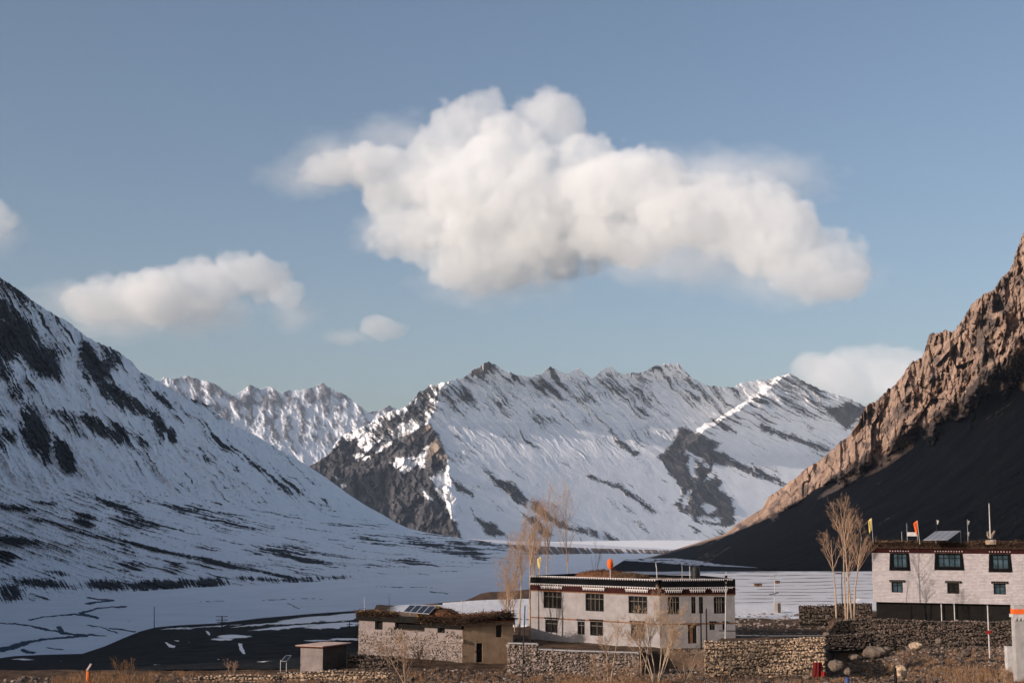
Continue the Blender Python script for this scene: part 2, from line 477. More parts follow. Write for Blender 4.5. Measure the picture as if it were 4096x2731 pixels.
# ---- left mountain (its ridge goes on, out of the picture, to the left of the camera)
lm_crest = [(-1250, 672, 2574), (-600, 880, 2640), (0, 1111, 2700), (33, 1133, 2715), (72, 1155, 2730), (116, 1194, 2750), (166, 1227, 2780), (221, 1264, 2800), (249, 1270, 2810), (276, 1287, 2820), (321, 1326, 2840), (376, 1365, 2860), (459, 1398, 2900), (498, 1424, 2920), (531, 1448, 2940), (564, 1487, 2960), (636, 1525, 3000), (691, 1559, 3030), (746, 1590, 3060), (796, 1601, 3090), (829, 1617, 3110), (862, 1653, 3130), (940, 1702, 3180), (1023, 1741, 3240), (1106, 1791, 3300), (1189, 1835, 3360), (1300, 1906, 3450), (1394, 1976, 3550), (1465, 2022, 3640), (1532, 2058, 3720), (1583, 2089, 3800), (1634, 2112, 3880), (1710, 2130, 3960), (1843, 2152, 4050), (1965, 2166, 4100), (2150, 2190, 4100)]
lm_mid = [(-1250, 1700, 2000), (0, 1880, 1980), (400, 1960, 2150), (800, 2020, 2450), (1200, 2065, 2900), (1600, 2132, 3500), (2000, 2178, 3900), (2150, 2196, 4000)]
lm_3 = [(-1250, 2180, 1500), (0, 2235, 1780), (400, 2245, 1850), (900, 2250, 2000), (1300, 2238, 2300), (1700, 2215, 2900), (2000, 2205, 3600), (2150, 2205, 3800)]
lm_foot = [(a, b, float(zY(a, b, -81))) for a, b in [(-1250, 2560), (0, 2425), (300, 2392), (560, 2367), (900, 2347), (1100, 2338), (1500, 2318), (1800, 2300), (2000, 2286), (2150, 2270)]]
px = cols(0, 2150, 3.0, -1250, None, 40)
nv = 400
py, Y = rows_grid([lm_crest, lm_mid, lm_3, lm_foot], [0, .6, .86, 1], px, nv, 25)
PX = px[:, None] + 0 * py
vv = np.linspace(0, 1, nv)[None, :]
jag = pn(px / 18, 0 * px, 101) * 5 + pn(px / 7, 0 * px, 105) * 3
py = py + (jag * sstep(1500, 900, px))[:, None] * (1 - vv) ** 5
C1 = np.where(PX < 1300, 1.75 * PX - (1.75 - 0.75) / 2600 * PX ** 2, 1.75 * 1300 - 650 + (PX - 1300) * 0.75)
C2 = 0.42 * PX - (0.42 - 0.13) / 2800 * PX ** 2
low = sstep(1870, 1990, py + 0 * PX - 0.08 * PX)
sA = py - C1 + 34 * fbm(PX / 75, py / 75, 4, 107); sB = py - C2 + 7 * fbm(PX / 70, py / 40, 4, 109)
tA = PX + 0.8 * py
st_up = fbm(sA / 30, tA / 380, 5, 111, 0.64)
st_lo = fbm(sB / 9, (PX + 0.3 * py) / 300, 5, 113, 0.62)
fine = fbm(PX / 16, py / 13, 4, 117)
relA = ridged(sA / 110, tA / 520, 4, 121)
Y = Y - (1 - low) * (24 * relA + 16 * st_up + 8 * fine) - low * (10 * st_lo + 4 * fine)
Y = Y - 30 * (1 - low) * fbm(PX / 120, py / 120, 3, 125)
# ravine towards the camera on the left third
blobs = [(110, 1380, 150, 50, 62, 1.25), (40, 1330, 130, 60, 65, 1.25), (180, 1440, 90, 45, 58, 1.2), (20, 1420, 60, 60, 0, .8),
         (355, 1450, 38, 80, -10, 1.5), (400, 1480, 52, 62, 20, 1.25), (450, 1430, 70, 40, 40, .8), (480, 1590, 130, 38, 38, 1.2), (540, 1620, 90, 28, 30, 1.1),
         (135, 1710, 50, 115, -8, 1.8), (178, 1780, 30, 85, -10, 1.8), (255, 1820, 34, 75, -25, 1.9), (120, 1560, 30, 90, -5, .8), (40, 1490, 60, 45, 30, .8), (75, 1560, 35, 70, -10, .9), (30, 1740, 50, 45, 35, .95), (20, 1650, 60, 30, 40, .7),
         (250, 1665, 90, 35, 25, .85), (380, 1700, 72, 30, 40, 1.35), (470, 1735, 58, 34, 50, 1.4), (300, 1720, 70, 30, 35, .7), (560, 1760, 60, 14, 42, .7), (640, 1700, 26, 68, -25, 1.7), (685, 1745, 20, 40, -20, 1.6),
         (580, 1530, 25, 60, -30, .95), (650, 1600, 120, 16, 42, .95), (740, 1660, 110, 14, 45, .85), (800, 1608, 60, 14, 20, 1.1), (860, 1655, 50, 10, 40, .9), (830, 1840, 40, 24, 30, 1.0), (800, 1790, 60, 12, 45, .7),
         (930, 1800, 120, 14, 34, .85), (1000, 1850, 150, 16, 38, .95), (1080, 1900, 140, 13, 40, .9), (1160, 1930, 120, 10, 42, .85), (1220, 1905, 90, 9, 42, .8), (950, 1880, 60, 14, 38, .85), (1040, 2050, 60, 40, 30, .75), (1330, 2020, 70, 10, 40, .8), (1350, 2060, 60, 12, 35, .8), (1450, 2080, 60, 10, 40, .7)]
st_f = fbm(sA / 12, tA / 210, 4, 115, 0.62)
up_r = st_up * 1.30 + st_f * 1.45 + fine * 0.60 - 0.68 + 1.02 * ell(PX + 16 * fine, py + 16 * fine, blobs) + 0.55 * fbm(PX / 170, py / 110, 3, 118) + 0.36 * sstep(1480, 1250, py) + 0.22 * sstep(600, 300, PX) * sstep(1600, 1400, py) - 0.12 * sstep(900, 1300, PX)
lblobs = [(120, 1870, 150, 14, 24, 1.1), (330, 1960, 150, 10, 24, .9), (470, 2030, 140, 18, 22, .85), (40, 2030, 90, 18, 10, 1.1), (340, 2075, 45, 32, 35, 1.15), (180, 2010, 80, 8, 10, .8), (60, 2160, 170, 22, 8, 1.1), (560, 2090, 130, 34, 20, .7), (700, 2025, 200, 30, 12, .75), (900, 2090, 160, 24, 12, .7), (250, 2100, 260, 12, 14, .75), (600, 2190, 400, 12, 13, .85), (950, 2265, 320, 11, 12, .9), (1150, 2215, 120, 18, 14, 1.0), (1240, 2245, 90, 22, 10, .9), (1500, 2165, 120, 16, 10, .75), (1330, 2220, 120, 8, 5, .6), (1650, 2245, 220, 10, 4, .7), (1750, 2190, 130, 22, 12, .95), (1870, 2200, 90, 24, 20, 1.05), (1960, 2180, 80, 16, 15, .9), (300, 2250, 280, 6, 13, .6), (20, 2230, 40, 40, 50, 1.0), (540, 2260, 60, 22, 0, .8), (700, 2270, 40, 20, 10, .8)]
bluffs = ell(PX, py, [(430, 2340, 110, 24, 3, 1.1), (640, 2338, 200, 24, -2, 1.15), (830, 2330, 90, 22, 0, 1.1), (150, 2330, 170, 22, 6, 1.0), (40, 2370, 60, 50, 10, 1.0), (1100, 2318, 200, 10, 3, .8), (1300, 2310, 160, 10, -2, .6), (420, 2400, 90, 9, -10, .8), (230, 2290, 70, 12, 10, .7)])
hatch = fbm((PX - 0.55 * py) / 7, py / 60, 3, 131)
lo_r = st_lo * 1.5 + fbm(sB / 4.5, PX / 170, 4, 129) * 0.9 + fine * 0.45 - 0.50 + 0.50 * fbm(PX / 160, py / 50, 3, 119) + 0.80 * ell(PX + 12 * fine, py + 4 * fine, lblobs)
lo_r = np.maximum(lo_r, bluffs * 1.05 - 0.62 + hatch * 1.0)
lo_r = lo_r - 0.5 * sstep(2395, 2425, py + 0.03 * PX)
rock = up_r * (1 - low) + lo_r * low
Y = Y - np.clip(rock, -0.2, 0.6) * 9 - np.clip(rock, 0, .7) * (1 - low) * 26 * facet(sA / 30, tA / 70, 17)
patch('rocky_snow_mountain', 'left_mountain_ground', px, py, Y, rock, back=[(60, 60), (500, 420), (700, 1000)], front=20)

# ---- valley floor with its frozen stream
px = cols(0, 3000, 6.0, -1800, None, 60)
nv = 260
pyr = 2160 + (2760 - 2160) * np.linspace(0, 1, nv) ** 1.3
py = np.repeat(pyr[None, :], len(px), 0)
PX = px[:, None] + 0 * py
Y = zY(PX, py, -80.0)
Y = Y * (1 + 0.002 * fbm(PX / 60, py / 12, 4, 141))
def line_d(px_, py_, pts, w):
    d = np.full(px_.shape, 1e9)
    for (x1, y1), (x2, y2) in zip(pts[:-1], pts[1:]):
        dx, dy = x2 - x1, (y2 - y1)
        t = np.clip(((px_ - x1) * dx + (py_ - y1) * dy * 9) / (dx * dx + dy * dy * 9 + 1e-9), 0, 1)
        d = np.minimum(d, np.hypot((px_ - x1 - t * dx) * 0.35, py_ - y1 - t * dy))
    return np.clip(1.2 - d / w, -1, 1)
wy = py + 5 * fbm(PX / 45, py / 14, 4, 143)
st = np.full(PX.shape, -1.0)
for pts, w in [([(40, 2490), (110, 2500), (180, 2516), (300, 2535), (420, 2541)], 5), ([(0, 2592), (60, 2580), (110, 2566), (170, 2556), (260, 2548), (345, 2540), (250, 2532), (235, 2505)], 7), ([(0, 2600), (50, 2588), (100, 2570)], 14), ([(120, 2478), (180, 2465), (300, 2455), (390, 2470), (320, 2450), (400, 2430), (500, 2425)], 5), ([(355, 2390), (450, 2400), (350, 2412)], 6), ([(0, 2492), (60, 2490)], 4), ([(440, 2510), (540, 2525)], 4), ([(1050, 2400), (1180, 2393), (1300, 2396)], 1.6), ([(800, 2405), (900, 2402)], 1.6), ([(1150, 2412), (1200, 2435)], 2), ([(95, 2600), (130, 2610)], 9), ([(190, 2588), (250, 2596)], 4), ([(350, 2500), (400, 2505), (470, 2530)], 3), ([(1720, 2365), (1790, 2372)], 3), ([(1500, 2345), (1750, 2350)], 1.5)]:
    w = w * 0.55
    st = np.maximum(st, line_d(PX, wy, pts, w))
spk = fbm(PX / 22, py / 3.2, 4, 147)
rock = np.maximum(st * 0.75 - 0.15 + 0.5 * fbm(PX / 18, py / 3, 3, 149), spk * 1.3 - 0.78 + 0.18 * ell(PX, py, [(300, 2420, 260, 60, 0, 1), (250, 2560, 300, 50, 0, .8), (480, 2500, 160, 40, 0, .8)]))
tint = (st > -0.3) * sstep(700, 400, PX) * 0.85
patch('valley_floor', 'valley_snow', px, py, Y, rock, attrs={'tint': tint})

# ---- river terrace bluff across the valley
px = cols(1780, 2800, 4.0)
nv = 70
bl_top = [(1780, 2150), (1840, 2153), (1990, 2159), (2150, 2167), (2450, 2181), (2640, 2188), (2800, 2196)]
bl_edge = [(1780, 2163), (1840, 2167), (1990, 2172), (2150, 2180), (2450, 2190), (2640, 2196), (2800, 2202)]
bl_bot = [(1780, 2232), (2000, 2248), (2200, 2264), (2400, 2278), (2600, 2258), (2800, 2245)]
py, Y = rows_grid([[(a, b, 5300) for a, b in bl_top], [(a, b, 4000) for a, b in bl_edge], [(a, b, 3350) for a, b in bl_bot]], [0, .3, 1], px, nv)
PX = px[:, None] + 0 * py
face = sstep(0.30, 0.36, np.linspace(0, 1, nv))[None, :]
h1 = fbm((PX - 0.85 * py) / 12, py / 90, 4, 151)
Y = Y - face * (60 * h1 + 30 * ridged((PX - 0.7 * py) / 40, py / 80, 3, 153))
rock = np.where(face > 0.5, h1 * 2.0 + 0.30 - 1.3 * sstep(0.55, 1.0, np.linspace(0, 1, nv))[None, :] * sstep(-0.5, 0.6, fbm(PX / 80, py / 40, 2, 155) + 0.3), -0.8) + 0.2 * face * ell(PX, py, [(2250, 2210, 300, 30, 5, 1)])
patch('river_bluff', 'bluff_ground', px, py, Y, rock, front=30)

# ---- right mountain: sunlit crags over a dark scree
rm_crest = [(2560, 2236, 3050), (2620, 2222, 3000), (2700, 2197, 2900), (2800, 2166, 2800), (2900, 2134, 2700), (2950, 2093, 2620), (3049, 2033, 2500), (3074, 1985, 2470), (3149, 1934, 2400), (3190, 1901, 2370), (3306, 1818, 2280), (3406, 1735, 2200), (3464, 1629, 2130), (3563, 1555, 2060), (3646, 1455, 2000), (3687, 1428, 1970), (3716, 1345, 1940), (3779, 1322, 1890), (3820, 1326, 1860), (3853, 1281, 1830), (3886, 1219, 1800), (3969, 1157, 1720), (4019, 1099, 1680), (4052, 1057, 1650), (4069, 991, 1630), (4096, 925, 1600), (4350, 560, 1400), (4750, 200, 1200)]
rm_base = [(2560, 2242, 2950), (2700, 2205, 2750), (2900, 2145, 2480), (3050, 2085, 2260), (3190, 2019, 2080), (3273, 1953, 1990), (3414, 1895, 1850), (3580, 1812, 1680), (3687, 1737, 1590), (3795, 1671, 1500), (3895, 1621, 1420), (3994, 1538, 1350), (4096, 1513, 1270), (4350, 1400, 1100), (4750, 1250, 950)]
rm_foot = [(2560, 2250, 2850), (2700, 2240, 2250), (2900, 2262, 1500), (3100, 2275, 1150), (3480, 2290, 900), (4096, 2310, 720), (4750, 2330, 600)]
px = cols(2560, 4100, 2.6, None, 4750, 20)
nv = 420
py, Y = rows_grid([rm_crest, rm_base, rm_foot], [0, .48, 1], px, nv, 12)
PX = px[:, None] + 0 * py
vv = np.linspace(0, 1, nv)[None, :] + 0 * PX
size = np.clip((PX - 2900) / 500, 0.05, 1)
jag = pn(px / 34, 0 * px, 161) * 11 + pn(px / 12, 0 * px, 165) * 6 + pn(px / 5, 0 * px, 167) * 3
py = py + (jag * size[:, 0])[:, None] * (1 - vv) ** 6
edge = vv + 0.10 * fbm(PX / 70, py / 70, 4, 171)
crag = sstep(0.52, 0.40, edge)
sl = py + 0.55 * PX                                 # across the slope
down = PX - 0.35 * py
Y00 = Y.copy()
r1 = ridged(PX / 120 + py / 500, py / 210 - PX / 900, 5, 173, 0.55)
r2 = ridged(PX / 42, py / 64, 5, 175, 0.58)
r3 = fbm(PX / 13, py / 18, 4, 177, 0.6)
r4 = ridged(PX / 20 + py / 90, py / 34, 4, 179, 0.6)
r0 = ridged(PX / 330 + py / 420, py / 520 - PX / 1200, 3, 169)
fa = facet((PX + .3 * py) / 85, (py - .2 * PX) / 230, 3); fb = facet((PX - .15 * py) / 30, py / 115, 5); fd = facet((PX + .12 * py) / 12, py / 44, 7)
Y = Y - crag * size * (120 * r0 + 60 * r1 + 26 * r2 + 95 * fa + 46 * fb + 20 * fd + 7 * r3)
scr = fbm((py + 0.62 * PX) / 40, (PX - 0.6 * py) / 500, 4, 181)
Y = Y - (1 - crag) * (5 * scr + 2.5 * r3 * size + 10 * sstep(.62, .75, vv) * ridged((py + 0.6 * PX) / 90, (PX - .6 * py) / 300, 3, 183) * size)
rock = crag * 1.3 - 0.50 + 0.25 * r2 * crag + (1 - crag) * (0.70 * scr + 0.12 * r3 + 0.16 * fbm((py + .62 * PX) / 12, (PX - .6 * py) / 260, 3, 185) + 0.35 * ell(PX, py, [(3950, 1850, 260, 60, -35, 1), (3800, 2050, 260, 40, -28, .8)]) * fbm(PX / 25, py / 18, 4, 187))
# ledges of rubble standing out of the upper scree
led = ell(PX, py, [(3370, 1935, 110, 12, -30, 1), (3560, 1840, 110, 14, -33, 1), (3170, 1985, 80, 14, -32, 1)])
rock = np.maximum(rock, led * 0.9 - 0.35 + 0.3 * r3)
Y = Y - led * 16 * (0.5 + r2)
RM = (px, py, Y00)
tint = crag * (0.75 * sstep(0.05, 0.45, fbm((PX + .5 * py) / 90, (py - .3 * PX) / 60, 4, 189) + 0.35 * ell(PX, py, [(3960, 1330, 190, 60, -60, 1), (3600, 1640, 120, 40, -50, 1)])) + 0.5 * sstep(0.0, -0.5, r2))  # dark rock bands, also shadow put into the colour, hollows included
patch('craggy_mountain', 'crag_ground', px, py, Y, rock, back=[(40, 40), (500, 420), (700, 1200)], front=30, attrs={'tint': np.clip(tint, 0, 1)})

# ---- ridge to the left of the camera whose shadow fills the valley: crest found by following
# the edge of the shade on the right-hand mountain back towards the sun
def towards_sun(P):
    t = (P[0] + 0.45 * P[1] + 350) / (-(TOSUN.x + 0.45 * TOSUN.y))
    return (P[0] + t * TOSUN.x, P[1] + t * TOSUN.y, P[2] + t * TOSUN.z)
SH = [(2700, 2200), (2900, 2142), (3050, 2080), (3190, 2015), (3300, 1945), (3414, 1893), (3580, 1808), (3687, 1735), (3795, 1668), (3895, 1618), (3994, 1538), (4096, 1510), (4300, 1420)]
crest = []
for a, b in SH:
    i = int(np.argmin(np.abs(RM[0] - a))); j = int(np.argmin(np.abs(RM[1][i] - b)))
    P = at(a, b, float(RM[2][i, j]))
    crest.append(towards_sun(P))
crest = sorted(crest, key=lambda c: c[1])
print('shade crest', [tuple(round(v) for v in c) for c in crest])
cy_ = [-1000, -300, -120, -60, -39, -32, 0, 40, 143, 225, 262, 300, 340] + [c[1] for c in crest if 420 < c[1] < 2200] + [2400, 2700, 3400]
cz_ = [-80, -60, 20, 70, 80, 101, 106, 113, 130, 156, 200, 300, 360] + [c[2] for c in crest if 420 < c[1] < 2200] + [640, 600, 480]
yy = np.concatenate([np.linspace(-300, 400, 260), np.linspace(405, 3300, 380)])
zz = np.interp(yy, cy_, cz_) + (pn(yy / 30, 0 * yy, 191) * 3 + pn(yy / 9, 0 * yy, 193) * 1.5) * np.clip((yy - 150) / 300, 0.25, 2)
xx = -0.45 * yy - 350
xx = np.where(yy < 0, -350 - 0.2 * yy, xx)
offs = np.array([-1500, -900, -400, -150, -60, -20, 0, 20, 60, 120, 190.0])
drop = np.array([700, 500, 330, 150, 60, 18, 0, 26, 90, 190, 330.0])
V = np.zeros((len(yy), len(offs), 3))
V[:, :, 0] = xx[:, None] + offs[None, :] * np.clip((zz[:, None] + 90) / 500, 0.25, 1) * 1.0
V[:, :, 1] = yy[:, None]
V[:, :, 2] = np.maximum(zz[:, None] - drop[None, :] * np.clip((zz[:, None] + 90) / 400, 0.25, 1.6), -101)
rk = 0.5 + fbm(V[:, :, 1] / 60, V[:, :, 2] / 60, 4, 195)
structure('ridge', mesh_np('ridge', V.reshape(-1, 3), grid_faces(len(yy), len(offs)), 'left_mountain_ground', True, {'rock': rk}))

# ---- dark snow-topped terrace at the foot of the right mountain
px = cols(2440, 3600, 5.0, None, 4700, 40)
nv = 60
t_top = [(2440, 2272), (2500, 2236), (2600, 2232), (2700, 2232), (2900, 2252), (3200, 2262), (4700, 2290)]
t_edge = [(2440, 2275), (2494, 2241), (2631, 2249), (2750, 2259), (2900, 2264), (3100, 2272), (3300, 2270), (4700, 2296)]
t_bot = [(2440, 2300), (2460, 2310), (2631, 2320), (2900, 2330), (4700, 2340)]
py, Y = rows_grid([[(a, b, 1900) for a, b in t_top], [(a, b, 1250) for a, b in t_edge], [(a, b, 1130) for a, b in t_bot]], [0, .4, 1], px, nv)
Y = Y - np.clip((np.array(px) - 3400) / 1300, 0, 1)[:, None] * 560
PX = px[:, None] + 0 * py
n_ = fbm(PX / 30, py / 5, 5, 201)
tv = np.linspace(0, 1, nv)[None, :] + 0 * PX
rock = np.where(tv < 0.4, n_ * 1.3 - 0.25, 0.55 + 0.3 * n_)
rock = rock + 0.8 * sstep(3150, 3300, PX)
patch('river_terrace', 'terrace_ground', px, py, Y, rock, front=20)

# ---- snowed-in fields behind the houses
px = cols(2440, 3560, 5.0, None, 4700, 40)
nv = 440
py, Y = rows_grid([[(2440, 2284, 600), (4700, 2284, 600)], [(2440, 2470, 200), (4700, 2470, 200)]], [0, 1], px, nv)
PX = px[:, None] + 0 * py
Y = zY(PX, py, 1.0)
lin = np.linspace(0, 1, nv)[None, :]
zf = -20.2 * (1 - lin) + -13.4 * lin
terr = pn(0 * PX + py / 7.0 + 0.25 * fbm(PX / 260, py / 30, 2, 207), PX / 900, 211)
Y = zY(PX, py, zf) * (1 + 0.0015 * fbm(PX / 90, py / 6, 3, 205))
rows_d = np.clip(1 - np.abs(((py * (1 + 0.000006 * (PX - 3000)) - 2284) / 13.0 + 0.5 * fbm(PX / 400, py / 60, 2, 209)) % 1.0 - 0.5) * 5.5, 0, 1)
rock = -0.52 + rows_d * (0.80 + 1.3 * fbm(PX / 110, py / 5, 3, 213)) + 0.8 * np.clip(fbm(PX / 16, py / 2.5, 4, 215) - 0.35, 0, 1) + 0.5 * sstep(2440, 2475, py) * (0.6 + fbm(PX / 30, py / 8, 3, 217))
patch('field', 'field_snow', px, py, Y, rock, back=[(30, 6), (60, 30)], front=4)

# ---- shaded bench of bare earth on the left, with patches of old snow
be_far = [(-500, 2650), (0, 2630), (60, 2622), (170, 2617), (330, 2613), (420, 2583), (500, 2548), (560, 2524), (620, 2508), (700, 2500), (870, 2491), (1050, 2470), (1250, 2453), (1440, 2440), (1560, 2428), (1700, 2416), (1800, 2406), (1880, 2399), (1990, 2396)]
be_mid = [(-500, 2662), (330, 2640), (620, 2560), (1050, 2528), (1440, 2520), (1990, 2500)]
be_near = [(-500, 2690), (330, 2682), (700, 2676), (1440, 2672), (1990, 2660)]
px = cols(0, 1900, 4.0, -500, 1990, 20)
nv = 150
py, Y = rows_grid([[(a, b, 375) for a, b in be_far], [(a, b, 225) for a, b in be_mid], [(a, b, 146) for a, b in be_near]], [0, .5, 1], px, nv, 14)
PX = px[:, None] + 0 * py
n_ = fbm(PX / 40, py / 9, 5, 221)
Y = Y * (1 + 0.012 * fbm(PX / 70, py / 20, 4, 223))
sn = ell(PX + 25 * n_, py + 3 * n_, [(1230, 2478, 160, 14, -6, .8), (1370, 2468, 110, 16, -6, .9), (1340, 2500, 130, 12, -4, .85), (1150, 2507, 170, 6, -5, .7), (1060, 2495, 150, 4, -5, .7), (1400, 2555, 90, 5, 0, .9), (1270, 2560, 70, 3, 0, .7), (930, 2545, 70, 10, 0, .8), (890, 2555, 60, 6, 0, .7), (700, 2512, 80, 3, -4, .6), (840, 2505, 160, 3, -4, .6)])
for P in ([(820, 2519), (832, 2521), (844, 2538), (836, 2541), (826, 2533)], [(656, 2565), (668, 2566), (690, 2578), (704, 2580), (696, 2590), (676, 2588)], [(685, 2556), (725, 2560), (710, 2566)], [(748, 2563), (770, 2566), (755, 2569)], [(950, 2568), (968, 2572), (975, 2595), (984, 2612), (972, 2616), (958, 2598)], [(30, 2634), (90, 2630), (155, 2637), (90, 2640)], [(220, 2640), (270, 2640), (240, 2643)], [(390, 2640), (430, 2640), (410, 2643)], [(600, 2654), (675, 2656), (620, 2659)], [(860, 2632), (895, 2633), (870, 2637)], [(1000, 2644), (1110, 2640), (1060, 2648)]):
    sn = np.maximum(sn, np.clip(inpoly(PX + 5 * n_, py + 2 * n_, P) / 3.0, -1, 1) * 0.9)
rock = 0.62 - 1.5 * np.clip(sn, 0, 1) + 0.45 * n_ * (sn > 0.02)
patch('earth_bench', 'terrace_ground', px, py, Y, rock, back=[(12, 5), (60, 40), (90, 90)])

# ---- low brown bank behind the poplars, with snow in front of it
px = cols(1770, 2460, 5.0)
nv = 60
bk_top = [(1770, 2408), (1860, 2401), (1895, 2386), (1925, 2372), (1960, 2366), (2050, 2363), (2140, 2352), (2300, 2345), (2460, 2345)]
bk_foot = [(1770, 2410), (1880, 2402), (1980, 2398), (2140, 2394), (2460, 2392)]
bk_near = [(1770, 2500), (2460, 2500)]
py, Y = rows_grid([[(a, b, 262) for a, b in bk_top], [(a, b, 240) for a, b in bk_foot], [(a, b, 176) for a, b in bk_near]], [0, .45, 1], px, nv)
PX = px[:, None] + 0 * py
n_ = fbm(PX / 18, py / 8, 5, 231)
Y = Y * (1 + 0.006 * n_)
tv = np.linspace(0, 1, nv)[None, :] + 0 * PX
rock = np.where(tv < 0.44, 0.55 + 0.5 * n_, -0.75 + 0.8 * n_ * ell(PX, py, [(2010, 2406, 90, 12, 0, 1), (2100, 2415, 60, 10, 0, 1)]))
patch('snowy_bank', 'village_soil', px, py, Y, rock, back=[(10, 3), (60, 30), (90, 70)], front=1)

# ---- the ground of the village: three terraces
def pw(px_, Y):
    p = at(px_, 2092, Y); return (p.x, Y)
T2 = [pw(a, b) for a, b in [(2034, 139.2), (2300, 138.8), (2545, 139), (2640, 143), (2790, 142), (2818, 137.2), (3280, 137.2), (3310, 157.5), (4600, 157.5), (4600, 232), (1500, 232), (1500, 176), (2030, 168), (2050, 150)]]
T3 = [pw(a, b) for a, b in [(3300, 173), (3340, 159.5), (4600, 159.5), (4600, 232), (3420, 232), (3330, 185)]]
T4 = [pw(a, b) for a, b in [(2830, 137.3), (3278, 137.3), (3300, 146), (2850, 146)]]
def ground_z(x, y):
    x = np.asarray(x, float); y = np.asarray(y, float)
    z = -14.35 - 0.012 * (130 - y) * 0 + 0.0 * x
    d2 = inpoly(x, y, T2); d3 = inpoly(x, y, T3)
    z = z + 1.75 * sstep(-0.35, 0.45, d2) + 1.0 * sstep(-0.3, 0.5, d3)
    z = z + 1.1 * sstep(-0.3, 0.6, inpoly(x, y, T4))
    pxx = x / y * F + 2048
    z = z - 0.8 * sstep(3290, 3320, pxx) * sstep(3620, 3480, pxx) * sstep(134, 138, y) * sstep(0.2, -1.0, d2)
    z = z - 22.0 * sstep(141.5, 165, y) * sstep(1460, 1380, pxx) * (d2 < 0)
    z = z + 0.9 * sstep(3200, 3500, pxx) * sstep(134, 152, y) * sstep(0.2, -1.5, d2)   # rubble slope below the upper wall
    z = z + 0.16 * fbm(x / 5.0, y / 5.0, 4, 241) + 0.10 * fbm(x / 1.3, y / 1.3, 3, 243)
    z = z + 0.35 * sstep(1100, 1500, pxx) * sstep(2100, 1800, pxx) * sstep(136, 139, y) * (d2 < 0)
    z = z - 1.0 * sstep(222, 236, y)
    return z
def gz(x, y):
    return float(ground_z(np.array([x]), np.array([y]))[0])
gxs = np.arange(-90, 100.1, 0.45); gys = np.concatenate([np.arange(106, 180, 0.45), np.arange(180, 238, 1.6)])
GX, GY = np.meshgrid(gxs, gys, indexing='ij')
GZ = ground_z(GX, GY)
pxx = GX / GY * F + 2048
rock = 0.55 + 0.3 * fbm(GX / 3, GY / 3, 3, 251) - 0.9 * sstep(0.35, 0.6, fbm(GX / 7, GY / 2.5, 4, 253)) * sstep(1000, 600, pxx) * 0
rock = rock - 1.5 * sstep(185, 200, GY) * sstep(1500, 1700, pxx)
structure('village_ground', mesh_np('village_ground', np.stack([GX, GY, GZ], 2).reshape(-1, 3), grid_faces(*GX.shape), 'village_soil', True, {'rock': rock}))
# hillside on which the camera stands
hx = np.linspace(-140, 150, 60); hy = np.linspace(-120, 107, 60)
HX, HY = np.meshgrid(hx, hy, indexing='ij')
HZ = np.interp(HY, [-120, 0, 12, 60, 90, 107], [10, -1.8, -2.6, -11, -14.0, -14.6]) + 0.3 * fbm(HX / 12, HY / 12, 4, 255)
structure('hillside', mesh_np('hillside', np.stack([HX, HY, HZ], 2).reshape(-1, 3), grid_faces(60, 60), 'village_soil', True, {'rock': 0.6 + 0 * HX}))

# ================================================================== the village
def wsimple(name, col, var, scale):
    m, nt, b = new_mat(name)
    g = nt.nodes.new('ShaderNodeNewGeometry')
    n = noise_tex(nt, scale, 3, 0.7, vec=g.outputs['Position'])
    lo = tuple(c * (1 - var) for c in col); hi = tuple(min(1, c * (1 + var)) for c in col)
    r = ramp(nt, n, [(0.32, lo), (0.68, hi)])
    nt.links.new(r.outputs[0], b.inputs['Base Color'])
m, nt, b = new_mat('whitewash')
_n1 = noise_tex(nt, 1.0, 5, 0.6); _n2 = noise_tex(nt, 1.0, 5, 0.65, mapscale=(2.6, 2.6, 0.22)); _n3 = noise_tex(nt, 5.0, 5, 0.7)
_c = ramp(nt, _n1, [(0.30, (0.22, 0.20, 0.195)), (0.65, (0.30, 0.28, 0.28))])
_st = ramp(nt, _n2, [(0.56, 0.0), (0.78, 0.55)])
_c2 = mixc(nt, _st.outputs[0], _c.outputs[0], (0.21, 0.165, 0.14))
_spk = ramp(nt, _n3, [(0.66, 0.0), (0.75, 0.6)])
nt.links.new(mixc(nt, _spk.outputs[0], _c2, (0.25, 0.22, 0.21)), b.inputs['Base Color'])
bump(nt, b, noise_tex(nt, 4.0, 6, 0.65), 0.6, 0.04)
simple('black_trim', (0.006, 0.006, 0.007), 0.3, 2.0, 0.9, spec=0.03)
simple('white_paint', (0.62, 0.58, 0.57), 0.10, 4.0, 0.85)
simple('maroon_trim', (0.028, 0.006, 0.006), 0.4, 2.0, 0.85)
simple('brown_wood', (0.17, 0.085, 0.045), 0.35, 3.0, 0.85)
simple('dark_wood', (0.012, 0.009, 0.008), 0.4, 3.0, 0.8)
simple('window_frame', (0.006, 0.006, 0.007), 0.3, 4.0, 0.7)
simple('mullion_wood', (0.13, 0.115, 0.095), 0.25, 4.0, 0.8)
simple('mud_plaster', (0.30, 0.20, 0.125), 0.22, 0.9, 0.95, bmp=0.6, bdist=0.05)
simple('grey_plaster', (0.21, 0.175, 0.165), 0.22, 1.1, 0.95, bmp=0.6, bdist=0.05)
simple('earth_roof', (0.20, 0.13, 0.085), 0.3, 1.0, 0.95, bmp=0.6, bdist=0.06)
simple('hay', (0.26, 0.155, 0.07), 0.4, 6.0, 0.95)
simple('red_hay', (0.13, 0.06, 0.03), 0.45, 5.0, 0.95)
simple('brushwood', (0.05, 0.030, 0.020), 0.5, 4.0, 0.95)
simple('bark', (0.38, 0.265, 0.175), 0.25, 3.0, 0.9)
simple('twig', (0.36, 0.235, 0.155), 0.25, 3.0, 0.9)
simple('pale_bark', (0.36, 0.27, 0.195), 0.25, 3.0, 0.9)
